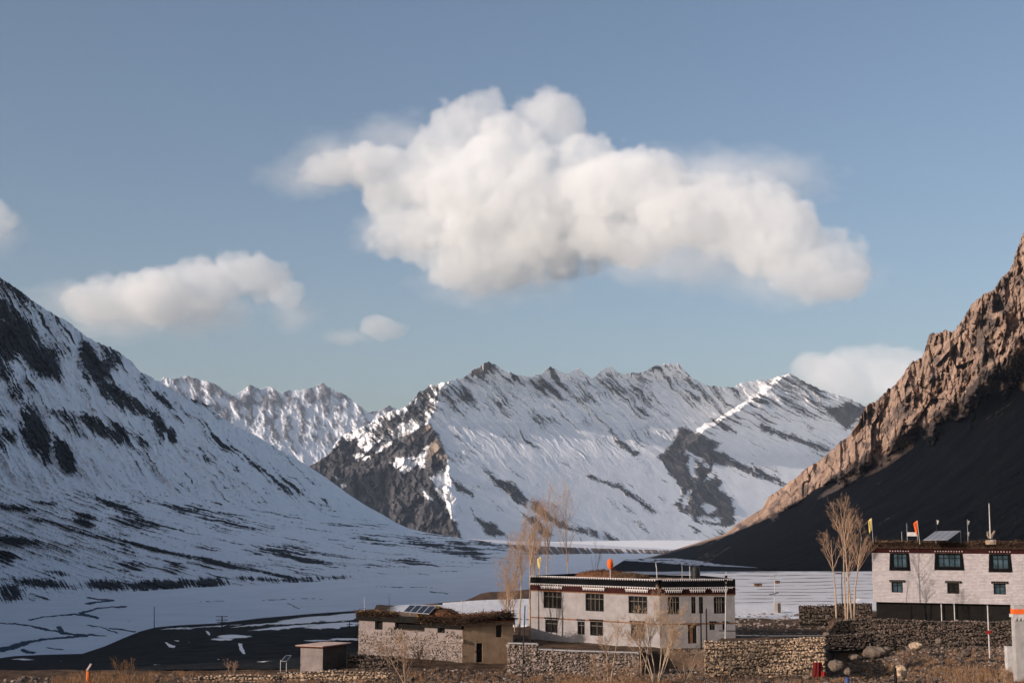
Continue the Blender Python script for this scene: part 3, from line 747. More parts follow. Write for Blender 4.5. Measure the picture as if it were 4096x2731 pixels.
wsimple('stone_warm', (0.36, 0.26, 0.18), 0.70, 4.3)
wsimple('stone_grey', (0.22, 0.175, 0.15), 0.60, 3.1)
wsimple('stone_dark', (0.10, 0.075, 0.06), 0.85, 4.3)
simple('wall_core', (0.075, 0.055, 0.042), 0.3, 2.0, 0.95)
simple('dark_core', (0.010, 0.009, 0.008), 0.3, 2.0, 0.95)
simple('boulder_stone', (0.15, 0.115, 0.09), 0.35, 1.2, 0.95, bmp=0.6, bdist=0.05)
simple('dry_grass', (0.25, 0.145, 0.08), 0.35, 0.7, 0.95)
simple('plastic_black', (0.012, 0.012, 0.013), 0.2, 3.0, 0.4, spec=0.4)
simple('metal_pole', (0.30, 0.29, 0.28), 0.2, 4.0, 0.5, metal=0.3)
simple('dark_pole', (0.030, 0.026, 0.024), 0.3, 3.0, 0.7)
simple('weathered_white', (0.44, 0.42, 0.41), 0.22, 2.0, 0.8)
simple('panel_cell', (0.016, 0.020, 0.032), 0.3, 6.0, 0.25, spec=0.5)
simple('panel_cell_pale', (0.17, 0.18, 0.21), 0.2, 6.0, 0.3, spec=0.5)
simple('panel_frame', (0.42, 0.42, 0.43), 0.1, 4.0, 0.45, metal=0.4)
simple('yellow_cloth', (0.62, 0.47, 0.16), 0.2, 3.0, 0.9)
simple('orange_cloth', (0.75, 0.13, 0.025), 0.15, 3.0, 0.9)
simple('red_cloth', (0.24, 0.018, 0.014), 0.25, 3.0, 0.9)
simple('maroon_cloth', (0.10, 0.010, 0.010), 0.25, 3.0, 0.9)
simple('blue_plastic', (0.035, 0.07, 0.20), 0.2, 3.0, 0.5, spec=0.3)
simple('orange_paint', (0.55, 0.15, 0.04), 0.3, 8.0, 0.7)
simple('rust_sheet', (0.26, 0.075, 0.035), 0.3, 2.0, 0.8)
simple('pink_roof', (0.55, 0.40, 0.33), 0.12, 1.0, 0.9)
simple('concrete', (0.34, 0.32, 0.31), 0.2, 1.2, 0.9, bmp=0.4, bdist=0.02)
simple('tarp_yellow', (0.50, 0.30, 0.06), 0.25, 2.0, 0.8)
def glass_mat(name, col, rough=0.08):
    m, nt, b = new_mat(name)
    n = noise_tex(nt, 1.1, 2)
    r = ramp(nt, n, [(0.35, tuple(c * 0.6 for c in col)), (0.7, tuple(c * 1.6 for c in col))])
    nt.links.new(r.outputs[0], b.inputs['Base Color'])
    b.inputs['Roughness'].default_value = rough; b.inputs['Specular IOR Level'].default_value = 0.5
glass_mat('dark_glass', (0.012, 0.011, 0.010), 0.15)
glass_mat('teal_glass', (0.035, 0.06, 0.075), 0.10)
# whitewashed block wall: courses only as fine relief and tone
m, nt, b = new_mat('block_wall')
tc = nt.nodes.new('ShaderNodeTexCoord')
sw = nt.nodes.new('ShaderNodeMapping'); sw.inputs['Rotation'].default_value = (math.radians(90), 0, 0)
nt.links.new(tc.outputs['Object'], sw.inputs[0])
br = nt.nodes.new('ShaderNodeTexBrick')
br.inputs['Scale'].default_value = 1.0; br.inputs['Brick Width'].default_value = 0.30; br.inputs['Row Height'].default_value = 0.17
br.inputs['Mortar Size'].default_value = 0.022; br.inputs['Mortar Smooth'].default_value = 0.4; br.inputs['Bias'].default_value = 0.0
br.inputs['Color1'].default_value = (0.39, 0.36, 0.37, 1); br.inputs['Color2'].default_value = (0.52, 0.485, 0.49, 1); br.inputs['Mortar'].default_value = (0.27, 0.24, 0.245, 1)
nt.links.new(sw.outputs[0], br.inputs['Vector'])
dirt = ramp(nt, noise_tex(nt, 0.9, 5), [(0.3, (0.86, 0.84, 0.84)), (0.7, (1.03, 1.02, 1.0))])
mm = nt.nodes.new('ShaderNodeMix'); mm.data_type = 'RGBA'; mm.blend_type = 'MULTIPLY'; mm.inputs[0].default_value = 1.0
nt.links.new(br.outputs[0], mm.inputs[6]); nt.links.new(dirt.outputs[0], mm.inputs[7]); nt.links.new(mm.outputs[2], b.inputs['Base Color'])
bump(nt, b, math_n(nt, 'SUBTRACT', 1.0, br.outputs['Fac']), 0.6, 0.03)

# ------------------------------------------------------------------ shape collector
class MB:
    def __init__(s):
        s.v = []; s.f = []
    def add(s, vs, fs):
        k = len(s.v); s.v += [tuple(p) for p in vs]; s.f += [tuple(i + k for i in q) for q in fs]
        return s
    def box(s, x0, x1, y0, y1, z0, z1):
        vs = [(x, y, z) for x in (x0, x1) for y in (y0, y1) for z in (z0, z1)]
        return s.add(vs, [(0, 1, 3, 2), (4, 6, 7, 5), (0, 4, 5, 1), (2, 3, 7, 6), (0, 2, 6, 4), (1, 5, 7, 3)])
    def hexa(s, bottom, top):
        """bottom, top: four points each, same order"""
        n = len(bottom)
        fs = [tuple(range(n))[::-1], tuple(range(n, 2 * n))] + [(i, (i + 1) % n, n + (i + 1) % n, n + i) for i in range(n)]
        return s.add(list(bottom) + list(top), fs)
    def tube(s, pts, rad, n=6, cap=True):
        pts = [Vector(p) for p in pts]
        k = len(s.v); up = Vector((0, 0, 1))
        for i, p in enumerate(pts):
            d = (pts[min(i + 1, len(pts) - 1)] - pts[max(i - 1, 0)])
            d = d.normalized() if d.length > 1e-9 else up
            a = d.cross(Vector((0.31, 0.95, 0.05))); a = a.normalized() if a.length > 1e-4 else Vector((1, 0, 0))
            c = d.cross(a)
            r = rad[i] if hasattr(rad, '__len__') else rad
            for j in range(n):
                t = 2 * math.pi * j / n
                s.v.append(tuple(p + (a * math.cos(t) + c * math.sin(t)) * r))
        for i in range(len(pts) - 1):
            for j in range(n):
                s.f.append((k + i * n + j, k + i * n + (j + 1) % n, k + (i + 1) * n + (j + 1) % n, k + (i + 1) * n + j))
        if cap:
            s.f.append(tuple(k + j for j in range(n))[::-1]); e = k + (len(pts) - 1) * n
            s.f.append(tuple(e + j for j in range(n)))
        return s
    def cyl(s, p0, p1, r, n=12):
        return s.tube([p0, p1], [r, r], n)
    def mesh(s, name, mat, smooth=False):
        me = bpy.data.meshes.new(name); me.from_pydata(s.v, [], s.f); me.update()
        if smooth: me.polygons.foreach_set('use_smooth', [True] * len(me.polygons))
        me.materials.append(MATS[mat])
        return me
    def obj(s, name, mat, parent=None, smooth=False, loc=None, rot=None):
        return link(name, s.mesh(name, mat, smooth), parent, loc, rot)

def empty(name, loc, rz=0.0, label=None, cat=None, group=None):
    o = bpy.data.objects.new(name, None); COL.objects.link(o)
    o.location = loc; o.rotation_euler = (0, 0, rz); o.empty_display_size = 0.3
    return tag(o, label, cat, group)

class Face:
    """a vertical wall plane: origin, direction along it; photograph pixels -> (u along, h up)"""
    def __init__(s, P0, P1, zb):
        s.o = Vector((P0[0], P0[1], zb)); d = Vector((P1[0] - P0[0], P1[1] - P0[1], 0)); s.L = d.length; s.d = d.normalized()
        s.rz = math.atan2(s.d.y, s.d.x)
    def uh(s, px, py):
        rx, rz = ray(px, py); rx = float(rx); rz = float(rz)
        t = (rx * s.o.y - s.o.x) / (s.d.x - rx * s.d.y)
        Y = s.o.y + t * s.d.y
        return t, rz * Y - s.o.z
    def rect(s, x0, y0, x1, y1):
        u0, a = s.uh(x0, (y0 + y1) / 2); u1, b_ = s.uh(x1, (y0 + y1) / 2)
        um = (x0 + x1) / 2
        return u0, u1, s.uh(um, y1)[1], s.uh(um, y0)[1]

def wall_holes(mb, u0, u1, h0, h1, y0, y1, holes):
    """a wall slab in local x-z with rectangular openings"""
    us = sorted(set([u0, u1] + [min(max(v, u0), u1) for q in holes for v in q[:2]]))
    for a, b_ in zip(us[:-1], us[1:]):
        if b_ - a < 1e-4: continue
        hh = sorted([(q[2], q[3]) for q in holes if q[0] < (a + b_) / 2 < q[1]])
        z = h0
        for lo, hi in hh:
            if lo > z: mb.box(a, b_, y0, y1, z, min(lo, h1))
            z = max(z, hi)
        if z < h1: mb.box(a, b_, y0, y1, z, h1)

def window(parent, q, y, mv=2, mh=1, frame='window_frame', glass='dark_glass', mull='mullion_wood', ft=0.10, name='window', recess=0.22):
    """opening q=(u0,u1,h0,h1) in a wall whose outer face is at local y; parts: window > pane, mullions"""
    u0, u1, h0, h1 = q
    mb = MB()
    mb.box(u0, u0 + ft, y + 0.05, y + recess, h0, h1); mb.box(u1 - ft, u1, y + 0.05, y + recess, h0, h1)
    mb.box(u0 + ft, u1 - ft, y + 0.05, y + recess, h1 - ft, h1); mb.box(u0 + ft, u1 - ft, y + 0.05, y + recess, h0, h0 + ft)
    w = mb.obj(name, frame, parent)
    MB().box(u0 + ft, u1 - ft, y + recess - 0.03, y + recess, h0 + ft, h1 - ft).obj('pane', glass, w)
    mm = MB()
    for i in range(mv):
        c = u0 + ft + (u1 - u0 - 2 * ft) * (i + 1) / (mv + 1)
        mm.box(c - 0.03, c + 0.03, y + 0.09, y + recess - 0.05, h0 + ft, h1 - ft)
    for i in range(mh):
        c = h0 + ft + (h1 - h0 - 2 * ft) * (0.72 if mh == 1 else (i + 1) / (mh + 1))
        mm.box(u0 + ft, u1 - ft, y + 0.10, y + recess - 0.06, c - 0.03, c + 0.03)
    if mv or mh: mm.obj('glazing_bars', mull, w)
    return w

# stone shapes shared by every wall
STONES = []
_rs = random.Random(5)
_PH = (1 + 5 ** .5) / 2
_ICO = [Vector(v).normalized() for v in [(-1, _PH, 0), (1, _PH, 0), (-1, -_PH, 0), (1, -_PH, 0), (0, -1, _PH), (0, 1, _PH), (0, -1, -_PH), (0, 1, -_PH), (_PH, 0, -1), (_PH, 0, 1), (-_PH, 0, -1), (-_PH, 0, 1)]]
_ICF = [(0, 11, 5), (0, 5, 1), (0, 1, 7), (0, 7, 10), (0, 10, 11), (1, 5, 9), (5, 11, 4), (11, 10, 2), (10, 7, 6), (7, 1, 8), (3, 9, 4), (3, 4, 2), (3, 2, 6), (3, 6, 8), (3, 8, 9), (4, 9, 5), (2, 4, 11), (6, 2, 10), (8, 6, 7), (9, 8, 1)]
STONE_V = []
for i in range(7):
    vs = [Vector((v.x, v.y, v.z)) * _rs.uniform(0.33, 0.66) for v in _ICO]
    STONE_V.append(np.array([tuple(v) for v in vs]))
for mname in ('stone_warm', 'stone_grey', 'stone_dark', 'boulder_stone'):
    STONES.append([mesh_np('stone', v, np.array(_ICF), mname, False) for v in STONE_V])
SM = {'stone_warm': 0, 'stone_grey': 1, 'stone_dark': 2, 'boulder_stone': 3}

def many_stones(name, places, mat, parent=None):
    """places: (x,y,z,sx,sy,sz,rot) joined into one mesh"""
    V = []; Fc = []; k = 0
    f = np.array(_ICF)
    for (x, y, z, sx, sy, sz, r) in places:
        b_ = STONE_V[_rs.randrange(7)] * (sx, sy, sz)
        c, s_ = math.cos(r), math.sin(r)
        V.append(np.stack([b_[:, 0] * c - b_[:, 1] * s_ + x, b_[:, 0] * s_ + b_[:, 1] * c + y, b_[:, 2] + z], 1)); Fc.append(f + k); k += 12
    o = link(name, mesh_np(name, np.concatenate(V), np.concatenate(Fc), mat, False), parent)
    o['kind'] = 'stuff'
    return o

def lay_stones(parent, L, h_at, size, mat, y=0.0, limit=300, u0=0.0, hole=None, hlow=0.0):
    """rough stones of mixed size bedded on the face of a wall (local x along, z up)"""
    rnd = random.Random(int(L * 100) + 3)
    pl = []
    u = u0 - size
    cols_ = []
    z = hlow; row = 0
    while z < 12:
        rh = size * rnd.uniform(0.42, 0.95); u = u0 - rnd.uniform(0, size); ph = rnd.uniform(0, 6)
        any_ = False
        while u < L:
            big = rnd.random() < 0.10
            w = size * (rnd.uniform(1.3, 2.2) if big else rnd.lognormvariate(-0.08, 0.38))
            hh_ = rh * (rnd.uniform(1.4, 2.0) if big else rnd.uniform(.7, 1.25))
            c = u + w / 2
            u += w * rnd.uniform(.84, 1.02)
            zc = z + rh * 0.5 + rnd.gauss(0, .16) * size + 0.22 * size * math.sin(c * 0.9 + ph)
            if c < u0 or c > L or zc + hh_ * .3 > h_at(c) or zc < hlow - size * .3: 
                if zc <= h_at(min(max(c, 0), L)): any_ = True
                continue
            any_ = True
            if hole and any(q[0] - 0.05 < c < q[1] + 0.05 and q[2] - 0.05 < zc < q[3] + 0.05 for q in hole): continue
            if rnd.random() < 0.05: continue
            pl.append((c, y + rnd.uniform(-0.07, 0.05), zc, w * rnd.uniform(.9, 1.15), size * rnd.uniform(.45, .95), hh_ * 1.12, rnd.uniform(-0.5, 0.5)))
        z += rh * 0.90; row += 1
        if not any_ and z > hlow + 0.6: break
    pl.sort(key=lambda p: -p[3] * p[5])
    for (x, yy_, zz_, sx, sy, sz, r) in pl[:limit]:
        o = link('stone', rnd.choice(STONES[SM[mat]]), parent, (x, yy_, zz_), (rnd.choice((0, math.pi)), rnd.gauss(0, 0.22), r))
        o.scale = (sx, sy, sz)
    if len(pl) > limit:
        many_stones('small_stones', pl[limit:], mat, parent)
    return len(pl)

def stone_wall(label, P0, P1, zb, tops, size, mat, thick=0.5, core='wall_core', cap=None, limit=300, ends=True, foot=0.3):
    """tops: list of (fraction along, height)"""
    fc = Face(P0, P1, zb)
    root = empty('stone_wall', fc.o, fc.rz, label, 'stone wall')
    fr = [t[0] * fc.L for t in tops]; hh = [t[1] for t in tops]
    h_at = lambda u: float(np.interp(u, fr, hh))
    mb = MB()
    n = max(2, int(fc.L / 1.2))
    for i in range(n):
        a, b_ = fc.L * i / n, fc.L * (i + 1) / n
        mb.hexa([(a, 0.06, -foot), (b_, 0.06, -foot), (b_, thick, -foot), (a, thick, -foot)], [(a, 0.06, h_at(a) - 0.06), (b_, 0.06, h_at(b_) - 0.06), (b_, thick, h_at(b_) - 0.06), (a, thick, h_at(a) - 0.06)])
    mb.obj('core', core, root)
    lay_stones(root, fc.L, h_at, size, mat, 0.03, limit)
    rnd = random.Random(9)
    if cap:
        mb = MB()
        for i in range(n):
            a, b_ = fc.L * i / n + .02, fc.L * (i + 1) / n - .02
            mb.hexa([(a, -0.08, h_at(a) - 0.03), (b_, -0.08, h_at(b_) - 0.03), (b_, thick + .05, h_at(b_) - 0.03), (a, thick + .05, h_at(a) - 0.03)], [(a, -0.06, h_at(a) + 0.07), (b_, -0.06, h_at(b_) + 0.07), (b_, thick + .03, h_at(b_) + 0.07), (a, thick + .03, h_at(a) + 0.07)])
        mb.obj('coping', cap, root)
    else:
        pl = []
        u = 0
        while u < fc.L:
            w = size * rnd.uniform(0.6, 1.5)
            pl.append((u + w / 2, thick * 0.5 + rnd.uniform(-.1, .1), h_at(u + w / 2) - 0.02 + rnd.uniform(-.03, .07), w, thick * 0.9, size * rnd.uniform(.5, .9), rnd.uniform(-.3, .3))); u += w
        many_stones('top_stones', pl, mat, root)
    if ends:
        pl = []
        for e in (0.0, fc.L):
            z = 0.0
            while z < h_at(e) - 0.1:
                pl.append((e, thick * 0.5, z + size * .4, size * .6, thick * 1.05, size * .9, rnd.uniform(-.2, .2))); z += size * .75
        many_stones('end_stones', pl, mat, root)
    return root

def sticks(name, edge, mat, n, length, rad, parent, spread=(0.3, 0.3, 0.2), dirs=(1, 0.15, 0.05), rnd=None):
    """brushwood: n thin sticks strewn along a polyline edge (local coordinates)"""
    rnd = rnd or random.Random(n)
    mb = MB(); edge = [Vector(e) for e in edge]
    ls = [(b_ - a).length for a, b_ in zip(edge[:-1], edge[1:])]; T = sum(ls)
    for i in range(n):
        t = rnd.uniform(0, T); k = 0
        while k < len(ls) - 1 and t > ls[k]: t -= ls[k]; k += 1
        p = edge[k].lerp(edge[k + 1], t / max(ls[k], 1e-6))
        p = p + Vector((rnd.gauss(0, spread[0]), rnd.gauss(0, spread[1]), rnd.gauss(0, spread[2])))
        d = Vector((rnd.gauss(0, dirs[0]), rnd.gauss(0, dirs[1]), rnd.gauss(0, dirs[2]))).normalized() * length * rnd.uniform(.5, 1.3) / 2
        mb.tube([p - d, p + d], [rad, rad * .5], 3, False)
    o = mb.obj(name, mat, parent); o['kind'] = 'stuff'
    return o

def mound(name, mat, loc, sx, sy, sz, seed, parent=None, rz=0.0, label=None, cat=None, straw=None, nstraw=500):
    """a heap: displaced dome with loose stalks"""
    nu_, nv_ = 36, 12
    V = [];
    for j in range(nv_ + 1):
        for i in range(nu_):
            a = 2 * math.pi * i / nu_; t = j / nv_
            r = math.cos(t * math.pi / 2) ** 0.7
            q = 1 + 0.22 * float(fbm(np.array([3 * math.cos(a) + seed]), np.array([3 * math.sin(a) + 2 * t]), 3, seed)[0])
            V.append((sx * r * q * math.cos(a), sy * r * q * math.sin(a), sz * math.sin(t * math.pi / 2) * q - 0.05))
    Fc = [(j * nu_ + i, j * nu_ + (i + 1) % nu_, (j + 1) * nu_ + (i + 1) % nu_, (j + 1) * nu_ + i) for j in range(nv_) for i in range(nu_)]
    root = empty(name, loc, rz, label, cat) if parent is None else parent
    link('heap', mesh_np('heap', V, Fc, mat, True), root)
    if straw:
        rnd = random.Random(seed); mb = MB()
        for i in range(nstraw):
            v = Vector(V[rnd.randrange(len(V))]) * rnd.uniform(.97, 1.05)
            d = Vector((rnd.gauss(0, 1), rnd.gauss(0, 1), rnd.gauss(0.3, .6))).normalized() * rnd.uniform(.12, .38)
            mb.tube([v, v + d], [.018, .008], 3, False)
        o = mb.obj('stalks', straw, root); o['kind'] = 'stuff'
    return root

# ------------------------------------------------------------------ houses
def xy(px_, Y):
    p = at(px_, 2092, Y); return (p.x, p.y)

class On:
    """put parts on one face of a building"""
    def __init__(s, root, face):
        s.root, s.face = root, face
        s.loc = face.o - root.location; s.rot = (0, 0, face.rz)
    def put(s, mb, name, mat, smooth=False):
        return mb.obj(name, mat, s.root, smooth, s.loc, s.rot)
    def win(s, q, **kw):
        w = window(s.root, q, 0.0, **kw); w.location = s.loc; w.rotation_euler = s.rot
        return w
    def pt(s, u, y, h):
        c, n = s.face.d, Vector((-s.face.d.y, s.face.d.x, 0))
        return s.loc + c * u + n * y + Vector((0, 0, h))

def dentil_mesh(name, w, h, d, mat):
    return MB().add([(-w / 2, -d, 0), (w / 2, -d, 0), (0.18 * w, -d, -h), (-0.18 * w, -d, -h), (-w / 2, 0, 0), (w / 2, 0, 0), (0.18 * w, 0, -h), (-0.18 * w, 0, -h)],
                    [(0, 3, 2, 1), (0, 4, 7, 3), (3, 7, 6, 2), (2, 6, 5, 1), (0, 1, 5, 4), (4, 5, 6, 7)]).mesh(name, mat)

# ---- two-storey white house in the middle
zbM = 157 * ry(2545)
A_, B_, C_ = xy(2123, 157), xy(2634, 146), xy(2933, 147.9)
f1 = Face(A_, B_, zbM); f2 = Face(B_, C_, zbM)
n1 = Vector((-f1.d.y, f1.d.x, 0)); n2 = Vector((-f2.d.y, f2.d.x, 0))
D_ = tuple((Vector(C_ + (0,)) + n2 * 9)[:2]); E_ = tuple((Vector(A_ + (0,)) + n1 * 8)[:2])
mh = empty('village_house', Vector((A_[0], A_[1], zbM)), 0, 'two-storey white house with black scalloped parapet in the middle of the village', 'house')
o1, o2 = On(mh, f1), On(mh, f2)
H_top = (f1.uh(2135, 2297)[1] + f1.uh(2630, 2320)[1]) / 2
H_2 = (f1.uh(2135, 2327)[1] + f1.uh(2630, 2353)[1]) / 2
H_fr = (f1.uh(2135, 2356)[1] + f1.uh(2630, 2381)[1]) / 2
H_belt = (f1.uh(2135, 2468)[1] + f1.uh(2630, 2495)[1]) / 2
print('house heights', H_top, H_2, H_fr, H_belt, f1.L, f2.L)
up1 = [f1.rect(*r) for r in [(2174, 2365, 2245, 2431), (2342, 2373, 2415, 2443), (2514, 2383, 2589, 2452)]]
lo1 = [f1.rect(*r) for r in [(2181, 2477, 2230, 2528), (2310, 2484, 2339, 2536), (2360, 2485, 2412, 2541), (2523, 2491, 2578, 2552)]]
up2 = [f2.rect(*r) for r in [(2669, 2386, 2718, 2455), (2765.5, 2386, 2783, 2452), (2796, 2386, 2813, 2452), (2855.5, 2386, 2900, 2452)]]
lo2 = [f2.rect(*r) for r in [(2838, 2492, 2860, 2518), (2890, 2492, 2907, 2518)]]
door2 = f2.rect(2752, 2498, 2788, 2572)
wtop = H_fr - 0.10
up1 = [(a, b, c, min(d, wtop)) for a, b, c, d in up1]; up2 = [(a, b, c, min(d, wtop)) for a, b, c, d in up2]
mb = MB(); wall_holes(mb, 0, f1.L, -0.6, wtop, 0, 0.45, up1 + lo1); o1.put(mb, 'wall', 'whitewash')
mb = MB(); wall_holes(mb, 0.02, f2.L, -0.6, wtop, 0, 0.45, up2 + lo2 + [door2]); o2.put(mb, 'wall', 'whitewash')
for P0, P1 in ((C_, D_), (D_, E_), (E_, A_)):
    fx = Face(P0, P1, zbM); ox = On(mh, fx)
    ox.put(MB().box(0.01, fx.L - 0.01, 0.0, 0.45, -0.6, wtop), 'wall', 'whitewash')
    ox.put(MB().box(0, fx.L, -0.10, 0.35, wtop, H_top), 'parapet', 'black_trim')
foot = [Vector(p + (0,)) - Vector((A_[0], A_[1], 0)) for p in (A_, B_, C_, D_, E_)]
cen = sum(foot, Vector()) / 5
ins = [p + (cen - p).normalized() * 0.55 for p in foot]
MB().hexa([p + Vector((0, 0, H_fr - 0.2)) for p in ins], [p + Vector((0, 0, H_top - 0.28)) for p in ins]).obj('roof', 'earth_roof', mh)
MB().hexa([p + (cen - p).normalized() * 0.4 + Vector((0, 0, -0.5)) for p in foot], [p + (cen - p).normalized() * 0.4 + Vector((0, 0, H_fr - 0.25)) for p in foot]).obj('interior', 'dark_core', mh)
for k, (on, fc, sp) in enumerate(((o1, f1, 0.31), (o2, f2, 0.235))):
    L = fc.L
    on.put(MB().box(0 if k == 0 else 0.16, L, -0.15, 0.45, H_2 + 0.0, H_top - 0.035), 'parapet', 'black_trim')
    on.put(MB().box(0 if k == 0 else 0.03, L, -0.02, 0.44, H_fr, H_2), 'frieze', 'maroon_trim')
    on.put(MB().box(0 if k == 0 else 0.17, L + 0.02, -0.20, 0.40, H_top - 0.035, H_top), 'white_line', 'white_paint')
    on.put(MB().box(0 if k == 0 else 0.19, L + 0.02, -0.20, -0.10, H_2 - 0.035, H_2), 'white_line', 'white_paint')
    on.put(MB().box(0 if k == 0 else 0.06, L, -0.05, 0.43, wtop, H_fr), 'wood_strip', 'brown_wood')
    dm = dentil_mesh('dentil', sp * 0.44, 0.15, 0.05, 'white_paint')
    n = int(L / sp)
    for i in range(n):
        u = sp * (i + 0.5)
        if u < 0.25 and k == 1: continue
        link('dentil', dm, mh, on.pt(u, -0.152, H_top - 0.034), (0, 0, fc.rz))
        link('dentil', dm, mh, on.pt(u, -0.14, H_2 - 0.034), (0, 0, fc.rz))
    # belt course
    on.put(MB().box(0 if k == 0 else 0.05, L, -0.04, 0.0, H_belt - 0.06, H_belt + 0.07), 'belt_course', 'brown_wood')
tooth = dentil_mesh('lintel_tooth', 0.12, 0.22, 0.05, 'white_paint')
for on, ws in ((o1, up1), (o2, up2)):
    for j, q in enumerate(ws):
        w = on.win(q, mv=3 if q[1] - q[0] > 1.2 else 1, mh=1)
        if on is o2 and j == 2: continue
        a, b = (q[0] - 0.25, q[1] + 0.25) if not (on is o2 and j == 1) else (q[0] - 0.2, ws[2][1] + 0.2)
        hz = H_fr + (0.20 if on is o1 else 0.22)
        lt = on.put(MB().box(a, b, -0.26, -0.02, hz + 0.22, hz + 0.30), 'lintel', 'white_paint')
        n = int((b - a - 0.1) / 0.21)
        for i in range(n):
            u = a + (b - a) * (i + 0.5) / n
            t = link('lintel_tooth', tooth, lt, (u, -0.16, hz + 0.218))
for on, ws in ((o1, lo1), (o2, lo2)):
    for q in ws:
        w = on.win(q, mv=1, mh=1)
        n = max(2, int((q[1] - q[0] + 0.2) / 0.26))
        for i in range(n):                                  # beam ends over the window
            u = q[0] - 0.1 + (q[1] - q[0] + 0.2) * (i + 0.5) / n
            MB().box(u - 0.07, u + 0.07, -0.16, 0.0, q[3] + 0.10, q[3] + 0.24).obj('beam_end', 'dark_wood', w)
dr = o2.put(MB().box(door2[0], door2[1], 0.12, 0.2, -0.6, door2[3]), 'door', 'dark_wood')
MB().box(door2[0] - 0.12, door2[1] + 0.12, -0.1, 0.1, door2[3], door2[3] + 0.2).obj('lintel', 'brown_wood', dr)
MB().box(door2[0] + 0.2, door2[0] + 0.55, 0.08, 0.12, -0.2, door2[3] - 0.15).obj('panel', 'brown_wood', dr)

# ---- white block house on the right, cut by the frame
zbR = 175 * ry(2406)
R0 = Vector(xy(3483, 175) + (0,)); dR = Vector((1, -0.40, 0)).normalized()
R1 = R0 + dR * 24.0
fr_ = Face(R0[:2], R1[:2], zbR)
rh = empty('village_house', Vector((R0.x, R0.y, zbR)), 0, 'white block-walled house with brushwood roof edge and black-framed windows, cut off by the right edge', 'house')
oR = On(rh, fr_)
Hw = (fr_.uh(3500, 2210)[1] + fr_.uh(4090, 2215)[1]) / 2
Hf = fr_.uh(3500, 2192)[1]; Hr = fr_.uh(3500, 2160)[1]
print('right house', Hw, Hf, Hr)
upR = [fr_.rect(*r) for r in [(3560, 2211, 3637, 2281), (3740, 2214, 3852, 2279), (3957, 2216, 4044, 2287)]]
loR = [fr_.rect(*r) for r in [(3566, 2327, 3611, 2368), (3789, 2331, 3837, 2373), (3974, 2333, 4023, 2376)]]
inner = [(a + 0.30, b - 0.30, c + 0.38, min(d, Hw) - 0.06) for a, b, c, d in upR]
mb = MB(); wall_holes(mb, 0, fr_.L, 0, Hw, 0, 0.45, inner + loR); oR.put(mb, 'wall', 'block_wall')
for (u0, u1) in ((0, 0.45), (fr_.L - 0.45, fr_.L)):
    oR.put(MB().box(u0, u1, 0.46, 9.0, 0, Hw - 0.01), 'wall', 'block_wall')
oR.put(MB().box(0.46, fr_.L - 0.46, 8.55, 8.98, 0, Hw - 0.01), 'wall', 'block_wall')
oR.put(MB().box(0.46, fr_.L - 0.46, 0.6, 8.5, 0.0, Hw - 0.02), 'interior', 'dark_core')
oR.put(MB().box(0.0, fr_.L, -0.05, 9.0, Hw, Hf), 'frieze', 'maroon_trim')
oR.put(MB().box(-0.25, fr_.L, -0.30, 9.2, Hf, Hr - 0.25), 'roof', 'brushwood')
for i, (u0, u1) in enumerate([(0.0, fr_.L)]):
    s_ = sticks('brushwood_edge', [oR.pt(-0.2, -0.25, (Hf + Hr) / 2 + 0.05), oR.pt(fr_.L, -0.25, (Hf + Hr) / 2 + 0.05)], 'brushwood', 2600, 0.7, 0.028, rh, (0.1, 0.15, 0.20), (0.9, 0.9, 0.25))
sticks('pale_sticks', [oR.pt(-0.2, -0.2, Hr - 0.12), oR.pt(fr_.L, -0.2, Hr - 0.12)], 'hay', 220, 0.5, 0.018, rh, (0.1, 0.3, 0.10), (0.9, 0.9, 0.25))
wd = dentil_mesh('dentil', 0.10, 0.13, 0.05, 'white_paint')
for q, qi in zip(upR, inner):
    a, b, c, d = q; d = Hw - 0.02; t = 0.12
    sur = MB()
    e = [(a - t, c), (b + t, c), (b - 0.02, d), (a + 0.02, d)]
    i4 = [(qi[0], qi[2]), (qi[1], qi[2]), (qi[1], qi[3]), (qi[0], qi[3])]
    for k in range(4):
        k2 = (k + 1) % 4
        P = [e[k], e[k2], i4[k2], i4[k]]
        sur.hexa([(x, -0.07, z) for x, z in P], [(x, 0.02, z) for x, z in P])
    sw_ = oR.put(sur, 'window_surround', 'black_trim')
    w = window(sw_, qi, 0.0, mv=2 if b - a < 2.6 else 3, mh=1, frame='window_frame', glass='teal_glass', mull='window_frame', ft=0.06)
    n = int((b - a + 0.2) / 0.30)
    for i in range(n):
        link('dentil', wd, rh, oR.pt(a - 0.1 + (b - a + 0.2) * (i + 0.5) / n, -0.055, Hw + 0.30), (0, 0, fr_.rz))
for q in loR:
    w = oR.win(q, mv=1, mh=1, glass='teal_glass' if q is not loR[1] else 'dark_glass', mull='window_frame')
    MB().box(q[0] - 0.22, q[1] + 0.28, -0.16, 0.04, q[3] + 0.02, q[3] + 0.26).obj('lintel', 'dark_wood', w)
    for i in range(6):
        u = q[0] - 0.12 + (q[1] - q[0] + 0.3) * (i + .5) / 6
        MB().box(u - 0.06, u + 0.06, -0.18, -0.161, q[3] + 0.06, q[3] + 0.13).obj('beam_end', 'mullion_wood', w)
# undercroft: dark recessed basement wall, with props
oR.put(MB().box(0.25, fr_.L, 0.7, 8.5, -2.6, -0.01), 'basement_wall', 'dark_core')
for u in (7.9, 9.4):
    oR.put(MB().box(u, u + 0.1, 0.25, 0.35, -2.4, -0.02), 'prop', 'weathered_white')

